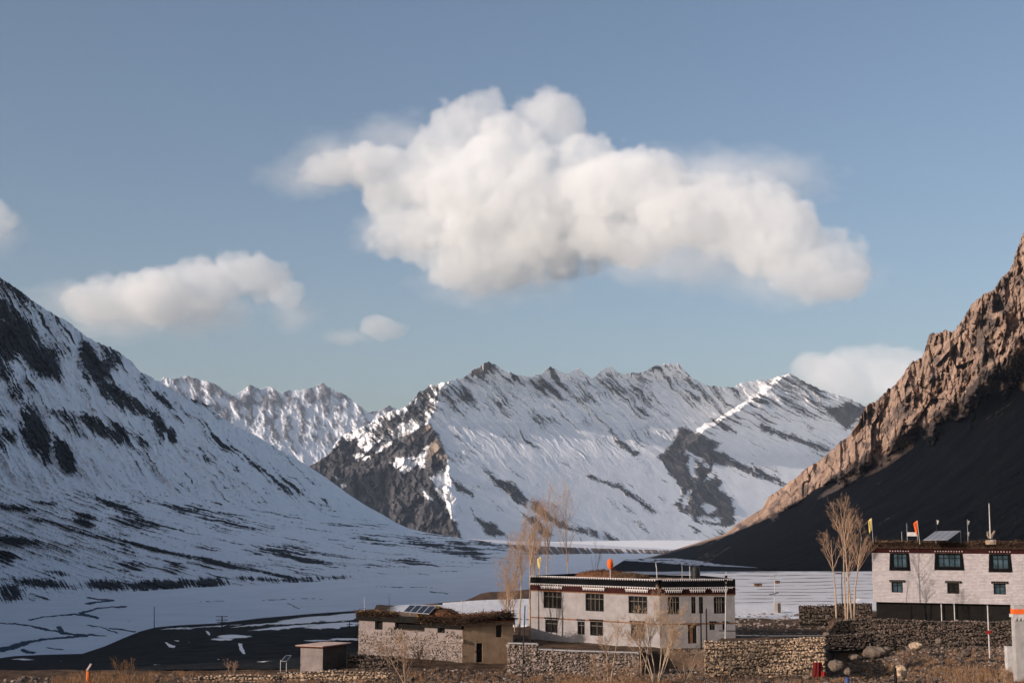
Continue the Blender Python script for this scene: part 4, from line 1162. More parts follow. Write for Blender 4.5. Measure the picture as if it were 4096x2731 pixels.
# ---- stone and mud house on the left
zbL = 155 * ry(2613)
P_, Q_, S_ = xy(1440, 155), xy(1850, 146), xy(2052, 148.2)
g1 = Face(P_, Q_, zbL); g2 = Face(Q_, S_, zbL)
lh = empty('stone_house', Vector((P_[0], P_[1], zbL)), 0, 'low rubble-stone house with tan mud-plaster side wall and brushwood roof', 'house')
l1, l2 = On(lh, g1), On(lh, g2)
h1 = g1.uh(1450, 2479)[1]; h2 = g2.uh(1900, 2490)[1]; hr = g1.uh(1450, 2447)[1]
print('left house', h1, h2, hr, g1.L, g2.L)
hl1 = [g1.rect(1498, 2470, 1529, 2517), g1.rect(1578, 2468, 1697, 2517), g1.rect(1748, 2488, 1778, 2530)]
hl1 = [(a, b, c, h1 + 0.01) for a, b, c, d in hl1]
wn2 = g2.rect(1984, 2490, 2008, 2547); dr2 = g2.rect(1905, 2571, 1930, 2647)
wn2 = (wn2[0], wn2[1], wn2[2], h2 + 0.01)
mb = MB(); wall_holes(mb, 0, g1.L, -0.6, h1, 0.06, 0.55, hl1); l1.put(mb, 'wall', 'grey_plaster')
lay_stones(lh, 0.01, lambda u: 0, 0.4, 'stone_grey')      # (none here: the stones of this face are laid below)
stw = l1.put(MB().box(0.2, g1.L - 0.2, 0.2, 0.5, -0.62, -0.3), 'footing', 'wall_core')
lay_stones(stw, g1.L, lambda u: h1 - 0.55 - 1.3 * float(sstep(0.25, 0.9, fbm(np.array([u / 2.2]), np.array([0.3]), 2, 77)[0] + 0.35)), 0.27, 'stone_grey', 0.07, 300, 0.0, hl1, -0.3)
mb = MB(); wall_holes(mb, 0.02, g2.L, -0.6, h2, 0, 0.5, [wn2, dr2]); l2.put(mb, 'plaster_wall', 'mud_plaster')['label'] = 'tan mud-plaster side wall'
rg = [Vector(p + (0,)) - Vector((P_[0], P_[1], 0)) for p in (P_, Q_, S_)]
bk = [rg[2] + Vector((-2.5, 7.5, 0)), rg[0] + Vector((3.0, 7.5, 0))]
body = rg + bk
cb = sum(body, Vector()) / 5
MB().hexa([p + (cb - p).normalized() * 0.9 + Vector((0, 0, -0.6)) for p in body], [p + (cb - p).normalized() * 0.9 + Vector((0, 0, h1 - 0.02)) for p in body]).obj('interior', 'dark_core', lh)
for a, b in ((S_, None), (None, P_)):
    pass
for p, q in ((rg[2], bk[0]), (bk[0], bk[1]), (bk[1], rg[0])):
    fx = Face((p + lh.location)[:2], (q + lh.location)[:2], zbL); On(lh, fx).put(MB().box(0.02, fx.L - 0.02, 0.0, 0.5, -0.6, h1 - 0.01), 'wall', 'grey_plaster')
MB().hexa([p + (p - cb).normalized() * 0.30 + Vector((0, 0, h1)) for p in body], [p + (p - cb).normalized() * 0.22 + Vector((0, 0, h1 + 0.45)) for p in body]).obj('roof', 'earth_roof', lh)
l1.put(MB().box(-0.2, g1.L * 0.62, -0.22, 0.5, h1 + 0.02, h1 + 0.62), 'eave', 'dark_core')
l1.put(MB().box(g1.L * 0.63, g1.L + 0.1, -0.22, 0.5, h1 - 0.32, h1 + 0.22), 'eave', 'dark_core')
l2.put(MB().box(0.1, g2.L + 0.1, -0.2, 0.5, h2 + 0.0, h2 + 0.42), 'eave', 'dark_core')
l2.put(MB().box(0.1, g2.L + 0.1, -0.22, -0.201, h2 + 0.02, h2 + 0.16), 'fascia', 'rust_sheet')
sticks('brushwood_edge', [l1.pt(-0.1, -0.15, h1 + 0.75), l1.pt(g1.L * .4, -0.1, h1 + 0.72)], 'brushwood', 900, 0.6, 0.03, lh, (0.1, 0.25, 0.16), (0.9, 0.9, 0.3))
sticks('brushwood_edge', [l1.pt(g1.L * .6, -0.1, h1 + 0.40), l1.pt(g1.L, -0.1, h1 + 0.40), l2.pt(g2.L, -0.1, h2 + 0.75)], 'brushwood', 1800, 0.7, 0.03, lh, (0.1, 0.3, 0.18), (0.9, 0.9, 0.35))
sticks('pale_sticks', [l1.pt(-0.1, 0.2, h1 + 0.92), l1.pt(g1.L * .35, 0.2, h1 + 0.9)], 'hay', 260, 0.6, 0.025, lh, (0.1, 0.4, 0.08), (0.9, 0.9, 0.3))
sticks('red_sticks', [l1.pt(g1.L * .75, 0.4, h1 + 0.66), l2.pt(g2.L * .9, 0.4, h2 + 0.95)], 'red_hay', 700, 0.5, 0.028, lh, (0.2, 0.5, 0.12), (0.9, 0.9, 0.4))
l2.put(MB().box(wn2[0], wn2[1], 0.2, 0.3, wn2[2], h2 - 0.02), 'window', 'dark_glass')
dd = l2.put(MB().box(dr2[0], dr2[1], 0.2, 0.3, -0.6, dr2[3]), 'door', 'dark_wood')
MB().box(dr2[0] - 0.15, dr2[0] - 0.001, -0.05, 0.25, -0.5, dr2[3] + 0.1).obj('door_jamb', 'stone_grey', dd)
l1.put(MB().box(hl1[1][0] + 0.1, hl1[1][0] + 1.5, 0.5, 0.58, hl1[1][2], h1 - 0.02), 'board_panel', 'grey_plaster')
l1.put(MB().box(hl1[1][0] + 1.55, hl1[1][0] + 2.2, 0.5, 0.58, hl1[1][2], h1 - 0.02), 'board_panel', 'brown_wood')
l1.put(MB().box(hl1[1][0], hl1[1][1], 0.05, 0.4, hl1[1][2] - 0.12, hl1[1][2]), 'sill', 'wall_core')

# ---- small hut with a thin flat roof
zbH = gz(*xy(1255, 139.3)) + 0.05
K0, K1, K2 = xy(1212, 139.6), xy(1300, 138.6), xy(1392, 142.0)
k1 = Face(K0, K1, zbH); k2 = Face(K1, K2, zbH)
hut = empty('hut', Vector((K0[0], K0[1], zbH)), 0, 'tiny grey hut with flat pale roof and rust-red eave, beside the stone house', 'hut')
kh = k1.uh(1250, 2588)[1]
a1, a2 = On(hut, k1), On(hut, k2)
a1.put(MB().box(0, k1.L, 0, 0.25, -0.5, kh), 'wall', 'grey_plaster')
a2.put(MB().box(0.02, k2.L, 0, 0.25, -0.5, kh), 'wall', 'wall_core')
q = [Vector((0, 0, 0)), Vector(K1 + (0,)) - Vector(K0 + (0,)), Vector(K2 + (0,)) - Vector(K0 + (0,))]
q.append(q[0] + q[2] - q[1])
ch = sum(q, Vector()) / 4
MB().hexa([p + (ch - p) * 0.14 + Vector((0, 0, -0.5)) for p in q], [p + (ch - p) * 0.14 + Vector((0, 0, kh - 0.02)) for p in q]).obj('interior', 'dark_core', hut)
rf = MB().hexa([ch + (p - ch) * 1.22 + Vector((0, 0, kh + 0.12)) for p in q], [ch + (p - ch) * 1.24 + Vector((0, 0, kh + 0.20)) for p in q]).obj('roof', 'pink_roof', hut)
MB().hexa([ch + (p - ch) * 1.12 + Vector((0, 0, kh)) for p in q], [ch + (p - ch) * 1.22 + Vector((0, 0, kh + 0.118)) for p in q]).obj('eave', 'rust_sheet', rf)

# ------------------------------------------------------------------ stone walls
def wall_px(label, p0, p1, base, tops_py, size, mat, **kw):
    """p0,p1: (px, Y) ends; base py at p0; tops: (fraction, py)"""
    P0, P1 = xy(*p0), xy(*p1)
    zb = p0[1] * ry(base)
    fc = Face(P0, P1, zb)
    tops = []
    for t, pyy in tops_py:
        pxx_ = p0[0] + (p1[0] - p0[0]) * t
        tops.append((t, fc.uh(pxx_, pyy)[1]))
    return stone_wall(label, P0, P1, zb, tops, size, mat, **kw)

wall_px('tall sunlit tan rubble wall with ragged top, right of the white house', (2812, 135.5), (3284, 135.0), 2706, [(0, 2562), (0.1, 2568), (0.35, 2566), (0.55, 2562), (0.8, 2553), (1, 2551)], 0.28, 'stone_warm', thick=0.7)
wall_px('capped rubble retaining wall below the white house', (2032, 137.0), (2150, 136.7), 2700, [(0, 2572), (1, 2575)], 0.27, 'stone_grey', thick=0.6, cap='concrete')
wall_px('long rubble wall with pale coping in front of the white house', (2153, 136.7), (2548, 136.2), 2704, [(0, 2596), (0.3, 2602), (1, 2610)], 0.26, 'stone_grey', thick=0.6, cap='concrete')
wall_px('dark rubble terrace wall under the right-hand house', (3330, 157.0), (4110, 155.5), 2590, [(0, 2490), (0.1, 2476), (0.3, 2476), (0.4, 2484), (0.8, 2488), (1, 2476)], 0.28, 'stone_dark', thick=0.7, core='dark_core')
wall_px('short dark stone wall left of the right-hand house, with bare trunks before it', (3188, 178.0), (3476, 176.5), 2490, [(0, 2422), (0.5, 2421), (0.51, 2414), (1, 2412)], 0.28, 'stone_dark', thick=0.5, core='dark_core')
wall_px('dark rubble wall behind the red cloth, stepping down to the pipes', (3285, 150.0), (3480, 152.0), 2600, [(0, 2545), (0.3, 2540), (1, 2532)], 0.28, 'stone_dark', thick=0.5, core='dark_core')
wall_px('low dark wall between the tiny hut and the dead shrub', (1398, 141.0), (1600, 139.5), 2672, [(0, 2616), (0.5, 2622), (1, 2630)], 0.30, 'stone_dark', thick=0.5, core='dark_core')
wall_px('broken rubble wall in the left foreground below the hut', (1130, 132.5), (1560, 131.5), 2735, [(0, 2702), (0.2, 2690), (0.5, 2684), (0.8, 2690), (1, 2694)], 0.28, 'stone_warm', thick=0.7)
wall_px('tumbled rubble wall in the left foreground beside dry grass', (700, 131.0), (1120, 132.0), 2735, [(0, 2728), (0.3, 2706), (0.7, 2700), (1, 2704)], 0.32, 'stone_warm', thick=0.7)

# ------------------------------------------------------------------ bare trees and shrubs
def grow(rnd, tw, p, d, length, r, level, maxl, fan, kids, up, out):
    """one branch: bent polyline; out collects (points, radii, level)"""
    n = 4 if level == 0 else 3
    pts = [p.copy()]; rad = [r]; q = p.copy(); dd = d.copy()
    for i in range(n):
        dd = (dd + Vector((rnd.gauss(0, tw), rnd.gauss(0, tw), rnd.gauss(0, tw * .5) + up))).normalized()
        q = q + dd * (length / n); pts.append(q.copy()); rad.append(max(r * (1 - 0.76 * (i + 1) / n), 0.006))
    out.append((pts, rad, level))
    if level >= maxl: return
    k = kids[min(level, len(kids) - 1)]
    for i in range(k):
        t = rnd.uniform(0.30, 1.0) if level else rnd.uniform(0.34, 1.0)
        j = min(int(t * n), n - 1); s = t * n - j
        b_ = pts[j].lerp(pts[j + 1], s)
        a = rnd.uniform(0, 2 * math.pi)
        side = dd.orthogonal().normalized(); side = Matrix.Rotation(a, 3, dd) @ side
        nd_ = (dd + side * rnd.uniform(fan * .6, fan * 1.3)).normalized()
        grow(rnd, tw * 1.35, b_, nd_, length * (rnd.uniform(.45, .72) if level == 0 else rnd.uniform(.36, .60)) * (1.15 - 0.6 * t), max(rad[j] * rnd.uniform(.45, .62), 0.009), level + 1, maxl, fan, kids, up, out)

def bare_tree(label, px_, pyb, Y, height, seed, stems=1, fan=0.45, kids=(13, 7, 5), maxl=3, r=0.09, lean=(0, 0), name='bare_tree', cat='tree', group='bare trees around the houses', spread=0.12, trunk='bark', twigm='twig', zbase=None, clear=0.3, up=0.05):
    P = at(px_, pyb, Y)
    x, y = P.x, P.y
    z = (gz(x, y) - 0.1) if zbase is None else zbase
    ztop = P.z - z
    root = empty(name, (x, y, z), 0, label, cat, group)
    rnd = random.Random(seed)
    tr, cr = MB(), MB()
    for s in range(stems):
        out = []
        a = rnd.uniform(0, 6.28)
        d = Vector((lean[0] + math.cos(a) * spread * (stems > 1), lean[1] + math.sin(a) * spread * (stems > 1), 1)).normalized()
        hgt = height * (1 if s == 0 else rnd.uniform(.6, .95))
        p0 = Vector((math.cos(a), math.sin(a), 0)) * (0.12 * (stems > 1))
        mid = p0 + d * hgt * clear + Vector((rnd.gauss(0, .05), rnd.gauss(0, .05), 0))
        tr.tube([p0 - Vector((0, 0, .2)), p0.lerp(mid, .5), mid], [r * 1.4, r * 1.2, r * 1.0], 7)
        grow(rnd, 0.06, mid, d, hgt * (1 - clear), r * .9, 0, maxl, fan, kids, up, out)
        for pts, rad, lv in out:
            (tr if lv == 0 else cr).tube(pts, rad, 6 if lv == 0 else (4 if lv == 1 else 3), False)
    tr.obj('trunk', trunk, root, True)
    cr.obj('branches', twigm, root, True)
    return root

# poplars between the two houses
bare_tree('tall thin poplar just left of the white house, nearest its corner', 2118, 2560, 152, 13.0, 1, 1, .34, (17, 8, 5), 3, .10)
bare_tree('pale poplar of the clump left of the white house, second from its corner', 2078, 2560, 155, 10.5, 2, 1, .36, (17, 8, 5), 3, .10)
bare_tree('twin-stemmed poplar of the clump, behind the mud-plaster wall corner', 2040, 2570, 152, 9.5, 3, 2, .36, (13, 7, 5), 3, .09, spread=.06)
bare_tree('bushy poplar with drooping twigs at the roof end of the stone house', 2012, 2560, 156, 8.5, 4, 2, .5, (12, 7, 4), 3, .07, spread=.10)
bare_tree('poplar rising behind the left end of the black parapet', 2180, 2480, 176, 14.5, 5, 1, .30, (16, 7, 4), 3, .10, zbase=-13)
bare_tree('slender poplar rising behind the roof, right of the yellowish cloth', 2272, 2480, 178, 14.5, 6, 1, .24, (16, 6, 4), 3, .09, zbase=-13)
bare_tree('short thicket poplar behind the white house corner', 2135, 2500, 172, 10.5, 7, 2, .42, (13, 7, 4), 3, .08, zbase=-13, spread=.08)
bare_tree('leaning pale poplar left of the clump, over the snow strip', 2062, 2520, 168, 9.5, 8, 1, .45, (15, 8, 5), 3, .08, zbase=-13, lean=(-.1, 0))
bare_tree('thin sapling standing on the river side behind the parapet', 2385, 2480, 185, 9.3, 9, 1, .35, (8, 4), 2, .04, zbase=-13.2, trunk='brushwood', twigm='brushwood')
# the clump by the right-hand house
G2 = 'bare trees by the right-hand house'
bare_tree('leftmost and shortest bare tree by the right-hand house', 3350, 2560, 160, 10.6, 11, 1, .55, (11, 5, 4), 3, .09, group=G2, clear=.48, trunk='pale_bark')
bare_tree('tallest bare tree in the clump by the right-hand house', 3412, 2450, 174, 13.0, 12, 2, .52, (13, 7, 5), 3, .11, group=G2, clear=.36, spread=.07, trunk='pale_bark', zbase=-11.7)
bare_tree('forked bare tree whose right limb reaches for the roof corner', 3386, 2500, 166, 12.2, 13, 2, .52, (11, 6, 4), 3, .09, group=G2, clear=.42, spread=.05, trunk='pale_bark')
bare_tree('thin grey bare sapling inside the right-hand clump', 3372, 2500, 168, 9.6, 14, 1, .3, (9, 5), 2, .05, group=G2, clear=.5, trunk='brushwood', twigm='brushwood')
# shrubs before the white house
G3 = 'leafless shrubs in the foreground'
bare_tree('big pale leafless willow fanning up in front of the white house corner', 2626, 2731, 128, 7.2, 21, 8, .6, (9, 7, 6), 3, .065, group=G3, clear=.22, spread=.42, name='willow', trunk='pale_bark', twigm='bark')
bare_tree('second leafless willow, left of the biggest one, thin pale stem', 2568, 2731, 129, 6.4, 22, 2, .55, (11, 8, 6), 3, .06, group=G3, clear=.35, name='willow', trunk='bark', twigm='bark')
bare_tree('small leafless willow before the pale-coped wall', 2436, 2731, 130, 5.2, 23, 2, .55, (10, 8, 6), 3, .05, group=G3, clear=.40, name='willow', trunk='bark', twigm='twig')
bare_tree('spreading dead shrub with low forked trunk in front of the stone house', 1625, 2731, 128, 4.3, 24, 4, .55, (9, 6, 5), 3, .06, group=G3, clear=.12, spread=.55, name='shrub', cat='shrub', trunk='bark', twigm='twig')
bare_tree('dense low shrub against the rubble wall of the stone house', 1700, 2700, 133, 3.0, 25, 4, .6, (9, 6, 5), 3, .035, group=G3, clear=.10, spread=.5, name='shrub', cat='shrub', twigm='brushwood', trunk='brushwood')
bare_tree('arching dark shrub between the willow and the sunlit wall', 2735, 2731, 130, 4.0, 26, 4, .6, (8, 5, 4), 3, .04, group=G3, clear=.10, spread=.65, name='shrub', cat='shrub', twigm='pale_bark', trunk='pale_bark')
bare_tree('tawny shrub in the bottom foreground below the pale-coped wall', 2400, 2731, 127, 2.6, 27, 6, .6, (9, 6, 5), 3, .03, group=G3, clear=.10, spread=.5, name='shrub', cat='shrub', twigm='twig')
bare_tree('rusty shrub beside the willow trunks in the bottom foreground', 2505, 2731, 126.5, 2.4, 28, 6, .6, (9, 6, 5), 3, .03, group=G3, clear=.10, spread=.5, name='shrub', cat='shrub', twigm='twig')
bare_tree('low shrub beside the small solar stand', 935, 2700, 136, 1.5, 29, 5, .6, (7, 5, 4), 3, .025, group=G3, clear=.1, spread=.5, name='shrub', cat='shrub', twigm='twig')
bare_tree('tall tawny weed clump left of the tumbled wall', 500, 2731, 128.5, 2.4, 30, 9, .4, (6, 4), 2, .02, group=G3, clear=.2, spread=.35, name='shrub', cat='shrub', twigm='dry_grass', trunk='dry_grass')
bare_tree('tawny shrub leaning on the red cloth end of the sunlit wall', 2885, 2731, 130, 1.3, 31, 6, .6, (7, 5, 4), 3, .022, group=G3, clear=.1, spread=.5, name='shrub', cat='shrub', twigm='brushwood', trunk='brushwood')
bare_tree('bare twiggy bush at the bottom right before the grey pillar', 4010, 2731, 128, 1.6, 32, 5, .6, (8, 5, 4), 3, .022, group=G3, clear=.1, spread=.5, name='shrub', cat='shrub', twigm='twig')

# ------------------------------------------------------------------ things on the roofs
def up_pole(mb, p, h, r, lean=(0, 0), n=6):
    return mb.tube([p, Vector(p) + Vector((lean[0] * h, lean[1] * h, h))], [r, r * .8], n)

def cloth_mesh(name, w, h, mat, seed, taper=0.3, n=8):
    """a limp flag hanging from its pole, with folds; local x out from the pole, z down from 0"""
    V = []; Fc = []
    for j in range(n + 1):
        for i in range(n + 1):
            u, v = i / n, j / n
            ww = w * (1 - taper * v)
            x = u * ww; y = 0.16 * w * math.sin(u * 7 + v * 3 + seed) * u; z = -v * h - 0.25 * h * u * (0.4 + 0.6 * u)
            V.append((x, y, z))
    for j in range(n):
        for i in range(n):
            a = j * (n + 1) + i; Fc.append((a, a + 1, a + n + 2, a + n + 1))
    me = mesh_np(name, V, Fc, mat, True)
    return me

def flag(label, px0, py0, px1, py1, Y, w, h, mat, seed, side=-1, pole='weathered_white', taper=0.3):
    """pole from base pixel to top pixel"""
    a, b_ = at(px0, py0, Y), at(px1, py1, Y)
    root = empty('flag', a, 0, label, 'flag')
    MB().tube([Vector((0, 0, -.3)), b_ - a], [.035, .025], 6).obj('pole', pole, root)
    me = cloth_mesh('cloth', w, h, mat, seed, taper)
    o = link('cloth', me, root, (b_ - a) - Vector((0, 0, .05)), (0, 0, math.pi if side < 0 else 0))
    sol = o.modifiers.new('thickness', 'SOLIDIFY'); sol.thickness = 0.012
    return root

flag('yellow flag at the left corner of the right-hand house roof', 3493, 2166, 3486, 2070, 174.5, 0.45, 1.5, 'yellow_cloth', 1)
flag('orange flag on the right-hand house roof, beside the white board', 3679, 2166, 3669, 2080, 172, 0.5, 1.45, 'orange_cloth', 2, taper=.7)
fl = flag('pale yellow cloth on a stick among the poplars', 2158, 2300, 2163, 2224, 160, 0.4, 1.2, 'yellow_cloth', 3, side=-1)
# orange bundle on the middle roof
P = at(2441, 2276, 150)
o_ = empty('prayer_cloth', P, 0, 'round orange-red prayer cloth bundle on a post on the white house roof', 'prayer cloth')
MB().tube([(0, 0, -.9), (0, 0, .2)], [.05, .05], 6).obj('post', 'weathered_white', o_)
V = []; nn = 16
for j in range(9):
    for i in range(nn):
        a = 2 * math.pi * i / nn; t = j / 8 * math.pi
        r = (0.30 + 0.05 * math.sin(5 * a + j)) * math.sin(t) ** .7 if 0 < j < 8 else 0.02
        V.append((r * math.cos(a), r * math.sin(a), 0.55 - 0.55 * math.cos(t)))
link('cloth', mesh_np('cloth', V, [(j * nn + i, j * nn + (i + 1) % nn, (j + 1) * nn + (i + 1) % nn, (j + 1) * nn + i) for j in range(8) for i in range(nn)], 'orange_cloth', True), o_)
# white board on legs
P = at(3650, 2160, 173)
bd = empty('sign_board', P, fr_.rz, 'blank white board on thin posts on the right-hand house roof', 'board')
MB().box(-0.6, 0.6, -0.03, 0.03, 0.50, 0.98).obj('board', 'weathered_white', bd)
for x, h in ((-0.62, 2.05), (0.58, 0.7), (-1.25, 1.05)):
    up_pole(MB(), (x, 0.05, -.4), h + .4, .028).obj('post', 'weathered_white', bd)
# solar arrays
def solar(label, corners, n, frame, cell, legs=True, name='solar_array'):
    """corners: world points bottom-left, bottom-right, top-right, top-left"""
    bl, brr, trr, tl = [Vector(c) for c in corners]
    root = empty(name, bl, 0, label, 'solar panel')
    nrm = (brr - bl).cross(tl - bl).normalized() * 0.04
    for i in range(n):
        def pt(u, v): return bl.lerp(brr, u).lerp(tl.lerp(trr, u), v) - bl
        a, b_ = i / n, (i + 1) / n
        m_ = MB().hexa([pt(a, 0), pt(b_, 0), pt(b_, 1), pt(a, 1)], [pt(a, 0) + nrm, pt(b_, 0) + nrm, pt(b_, 1) + nrm, pt(a, 1) + nrm]).obj('panel', frame, root)
        g = 0.06; e = (b_ - a) * 0.07
        MB().hexa([pt(a + e, g) + nrm * 1.05, pt(b_ - e, g) + nrm * 1.05, pt(b_ - e, 1 - g) + nrm * 1.05, pt(a + e, 1 - g) + nrm * 1.05], [pt(a + e, g) + nrm * 1.2, pt(b_ - e, g) + nrm * 1.2, pt(b_ - e, 1 - g) + nrm * 1.2, pt(a + e, 1 - g) + nrm * 1.2]).obj('cells', cell, m_)
    if legs:
        for c in (trr, tl):
            p = (c - bl); MB().tube([p, p - Vector((0, 0, abs((tl - bl).z) + .5))], [.03, .03], 5).obj('leg', 'metal_pole', root)
    return root
solar('pale tilted solar array of four panels on the right-hand house roof', [at(3692, 2161, 170.0), at(3792, 2159, 168.8), at(3842, 2123, 170.6), at(3742, 2125, 171.8)], 4, 'panel_frame', 'panel_cell_pale')
solar('dark solar array of four panels tilted on the stone house roof', [at(1612, 2447, 150.5), at(1716, 2456, 148.5), at(1746, 2423, 150.0), at(1640, 2419, 152.0)], 4, 'panel_frame', 'panel_cell')
# pipes and poles with rags on the right-hand roof
for i, (lab, px_, t, b_, Yp) in enumerate([('white rag pole standing before the pale solar array', 3748, 2074, 2166, 171.5), ('bluish rag pole right of the pale solar array', 3872, 2076, 2166, 170.5)]):
    P = at(px_, b_, Yp); T = at(px_ - 3, t, Yp)
    r_ = empty('rag_pole', P, 0, lab, 'pole', 'rag poles on the roof')
    MB().tube([Vector((0, 0, -.3)), (T - P)], [.045, .03], 6).obj('pole', 'dark_pole' if i == 0 else 'metal_pole', r_)
    link('rag', cloth_mesh('rag', .28, .5, 'weathered_white' if i == 0 else 'metal_pole', 3 + i, .4, 5), r_, (T - P) - Vector((0, 0, .1)))
    link('rag', cloth_mesh('rag', .22, .45, 'weathered_white', 5 + i, .4, 5), r_, (T - P) * .45)
P = at(3962, 2166, 169.5); T = at(3956, 2012, 169.5)
r_ = empty('roof_shrine', P, 0, 'roof shrine of stacked horns and sticks with a tall white pole, far right', 'shrine')
MB().box(-.55, .55, -.35, .35, -.3, .28).obj('base', 'stone_warm', r_)
MB().box(-.8, .8, -.45, .45, .281, .38).obj('slab', 'dark_wood', r_)
MB().tube([Vector((0, 0, .3)), (T - P)], [.09, .05], 7).obj('pole', 'weathered_white', r_)
hb = MB(); rr_ = random.Random(4)
for i in range(26):
    a = rr_.uniform(0, 6.28); hb.tube([(0.2 * math.cos(a), .2 * math.sin(a), .35 + rr_.uniform(0, .5)), (0.45 * math.cos(a) + rr_.uniform(-.2, .2), .3 * math.sin(a), .8 + rr_.uniform(0, .6))], [.05, .02], 4)
hb.obj('horns', 'pale_bark', r_)
MB().hexa([(-.2, -.36, -.05), (.2, -.36, -.05), (.2, -.46, -.05), (-.2, -.46, -.05)], [(-.15, -.36, .25), (.15, -.36, .25), (.15, -.46, .25), (-.15, -.46, .25)]).obj('white_stone', 'weathered_white', r_)

# heaps on the roofs
roofM = zbM + H_top - 0.28
P = at(2415, 2306, 153.5)
mound('hay_pile', 'red_hay', (P.x, P.y, roofM), 3.4, 2.2, 0.95, 3, None, f1.rz, 'long reddish-brown hay pile on the white house roof', 'hay', 'red_hay', 900)
P = at(2520, 2310, 150.5)
mound('hay_pile', 'brushwood', (P.x, P.y, roofM), 2.2, 1.6, 0.75, 4, None, f1.rz, 'dark fodder heap right of the orange bundle on the white house roof', 'hay', 'hay', 600)
P = at(1765, 2452, 150.5)
mound('hay_pile', 'red_hay', (P.x, P.y, zbL + h1 + .4), 2.1, 1.7, 1.05, 5, None, 0.2, 'brown hay heap behind the solar array on the stone house', 'hay', 'brushwood', 800)
P = at(1728, 2440, 151.5)
mound('hay_pile', 'tarp_yellow', (P.x, P.y, zbL + h1 + .55), 1.5, 1.1, 1.12, 6, None, 0.1, 'straw-yellow heap peeking over the dark solar array', 'hay', 'hay', 500)
# brick stacks on the middle roof
for i, (a, b_, w, m_) in enumerate([(2665, 2310, 1.7, 'red_hay'), (2735, 2311, 0.9, 'hay'), (2790, 2316, 1.8, 'pink_roof')]):
    P = at(a, b_, 147.6)
    r_ = empty('sack_row', (P.x, P.y, roofM), f2.rz, ['row of reddish lumps along the white house roof edge', 'short tan lump row left of the black tank', 'pale lump row at the foot of the black tank'][i], 'sack')
    for k in range(int(w / .3)):
        o = link('sack', STONES[SM['stone_warm']][k % 7], r_, (-w / 2 + .3 * k + .15, 0, .16)); o.scale = (.42, .4, .36)
# water tank
P = at(2783, 2312, 149.5)
tk = empty('water_tank', (P.x, P.y, roofM + .02), 0, 'black cylindrical water tank on the white house roof', 'water tank')
prof = [(0, 0), (.46, 0), (.47, .05), (.45, .08), (.47, .12), (.47, .42), (.45, .46), (.47, .5), (.47, .85), (.45, .89), (.47, .93), (.47, 1.22), (.40, 1.36), (.22, 1.42), (.22, 1.52), (0, 1.53)]
nn = 24; V = [(r * math.cos(2 * math.pi * i / nn), r * math.sin(2 * math.pi * i / nn), z) for r, z in prof for i in range(nn)]
link('tank', mesh_np('tank', V, [(j * nn + i, j * nn + (i + 1) % nn, (j + 1) * nn + (i + 1) % nn, (j + 1) * nn + i) for j in range(len(prof) - 1) for i in range(nn)], 'plastic_black', False), tk)
MB().tube([(-.62, -.1, -.1), (-.62, -.1, 1.5)], [.04, .04], 6).obj('pipe', 'weathered_white', tk)
for lab, p0, p1, Yp, m_, r in [('white leaning stick on the white house roof', (2628, 2300), (2623, 2250), 150, 'weathered_white', .055), ('thin pale stick left of the black tank', (2728, 2305), (2727, 2248), 150, 'metal_pole', .035)]:
    a, b_ = at(*p0, Yp), at(*p1, Yp)
    tag(MB().tube([a - Vector((0, 0, .4)), a.lerp(b_, .5) + Vector((.03, 0, 0)), b_], [r, r, r * .8], 6).obj('stick', m_), lab, 'stick')
# prayer pole before the right wing, dark posts, pipes
a, b_ = at(2900, 2545, 144.0), at(2905, 2285, 144.0)
r_ = empty('prayer_pole', a, 0, 'white-wrapped prayer pole with dark rings before the right wing of the white house', 'prayer pole')
MB().tube([Vector((0, 0, -1)), (b_ - a)], [.07, .05], 7).obj('pole', 'weathered_white', r_)
for t in (.80, .86, .92):
    c = (b_ - a) * t; MB().tube([c - Vector((0, 0, .14)), c + Vector((0, 0, .14))], [.13, .13], 8).obj('ring', 'dark_wood', r_)
for lab, p0, p1, Yp in [('dark post before the double windows of the white house', (2805, 2585), (2803, 2440), 143), ('dark post right of the double windows of the white house', (2827, 2585), (2825, 2432), 143)]:
    a, b_ = at(*p0, Yp), at(*p1, Yp)
    tag(MB().tube([a - Vector((0, 0, .4)), a.lerp(b_, .5), b_], [.075, .07, .06], 6).obj('post', 'dark_wood'), lab, 'post')
for lab, yy0, yy1 in [('upper grey pipe running along the terrace behind the sunlit wall', 2521, 2526), ('lower grey pipe running along the terrace behind the sunlit wall', 2538, 2541)]:
    a, b_ = at(2875, yy0, 146), at(3300, yy1, 148)
    tag(MB().tube([a, a.lerp(b_, .5) - Vector((0, 0, .06)), b_], [.05, .05, .05], 6).obj('pipe', 'dark_pole' if yy0 < 2530 else 'metal_pole'), lab, 'pipe')

# ------------------------------------------------------------------ poles and small things on the ground
def pole(label, p0, p1, Y, r, mat, cat='utility pole', name='utility_pole', arms=()):
    a, b_ = at(*p0, Y), at(*p1, Y)
    root = empty(name, a, 0, label, cat)
    MB().tube([Vector((0, 0, -.5)), (b_ - a)], [r, r * .75], 7).obj('pole', mat, root)
    for t, w in arms:
        c = (b_ - a) * t
        MB().box(-w, w, -.05, .05, c.z - .05, c.z + .05).obj('crossarm', mat, root).location = (c.x, c.y - r - .03, 0)
    return root
pole('thin dark utility pole in front of the left end of the retaining wall', (2088, 2745), (2100, 2420), 129, .065, 'dark_pole')
pole('pale utility pole with a red box, below the right-hand house', (3960, 2650), (3950, 2420), 147, .085, 'weathered_white')
P = at(3954, 2527, 146.7)
bx = MB(); bx.box(-.2, .2, -.1, .1, -.16, .16); bx.box(-.26, .26, -.05, .05, -.05, .03)
tag(bx.obj('meter_box', 'red_cloth', None, False, P), 'small red box strapped to the pale utility pole', 'box')
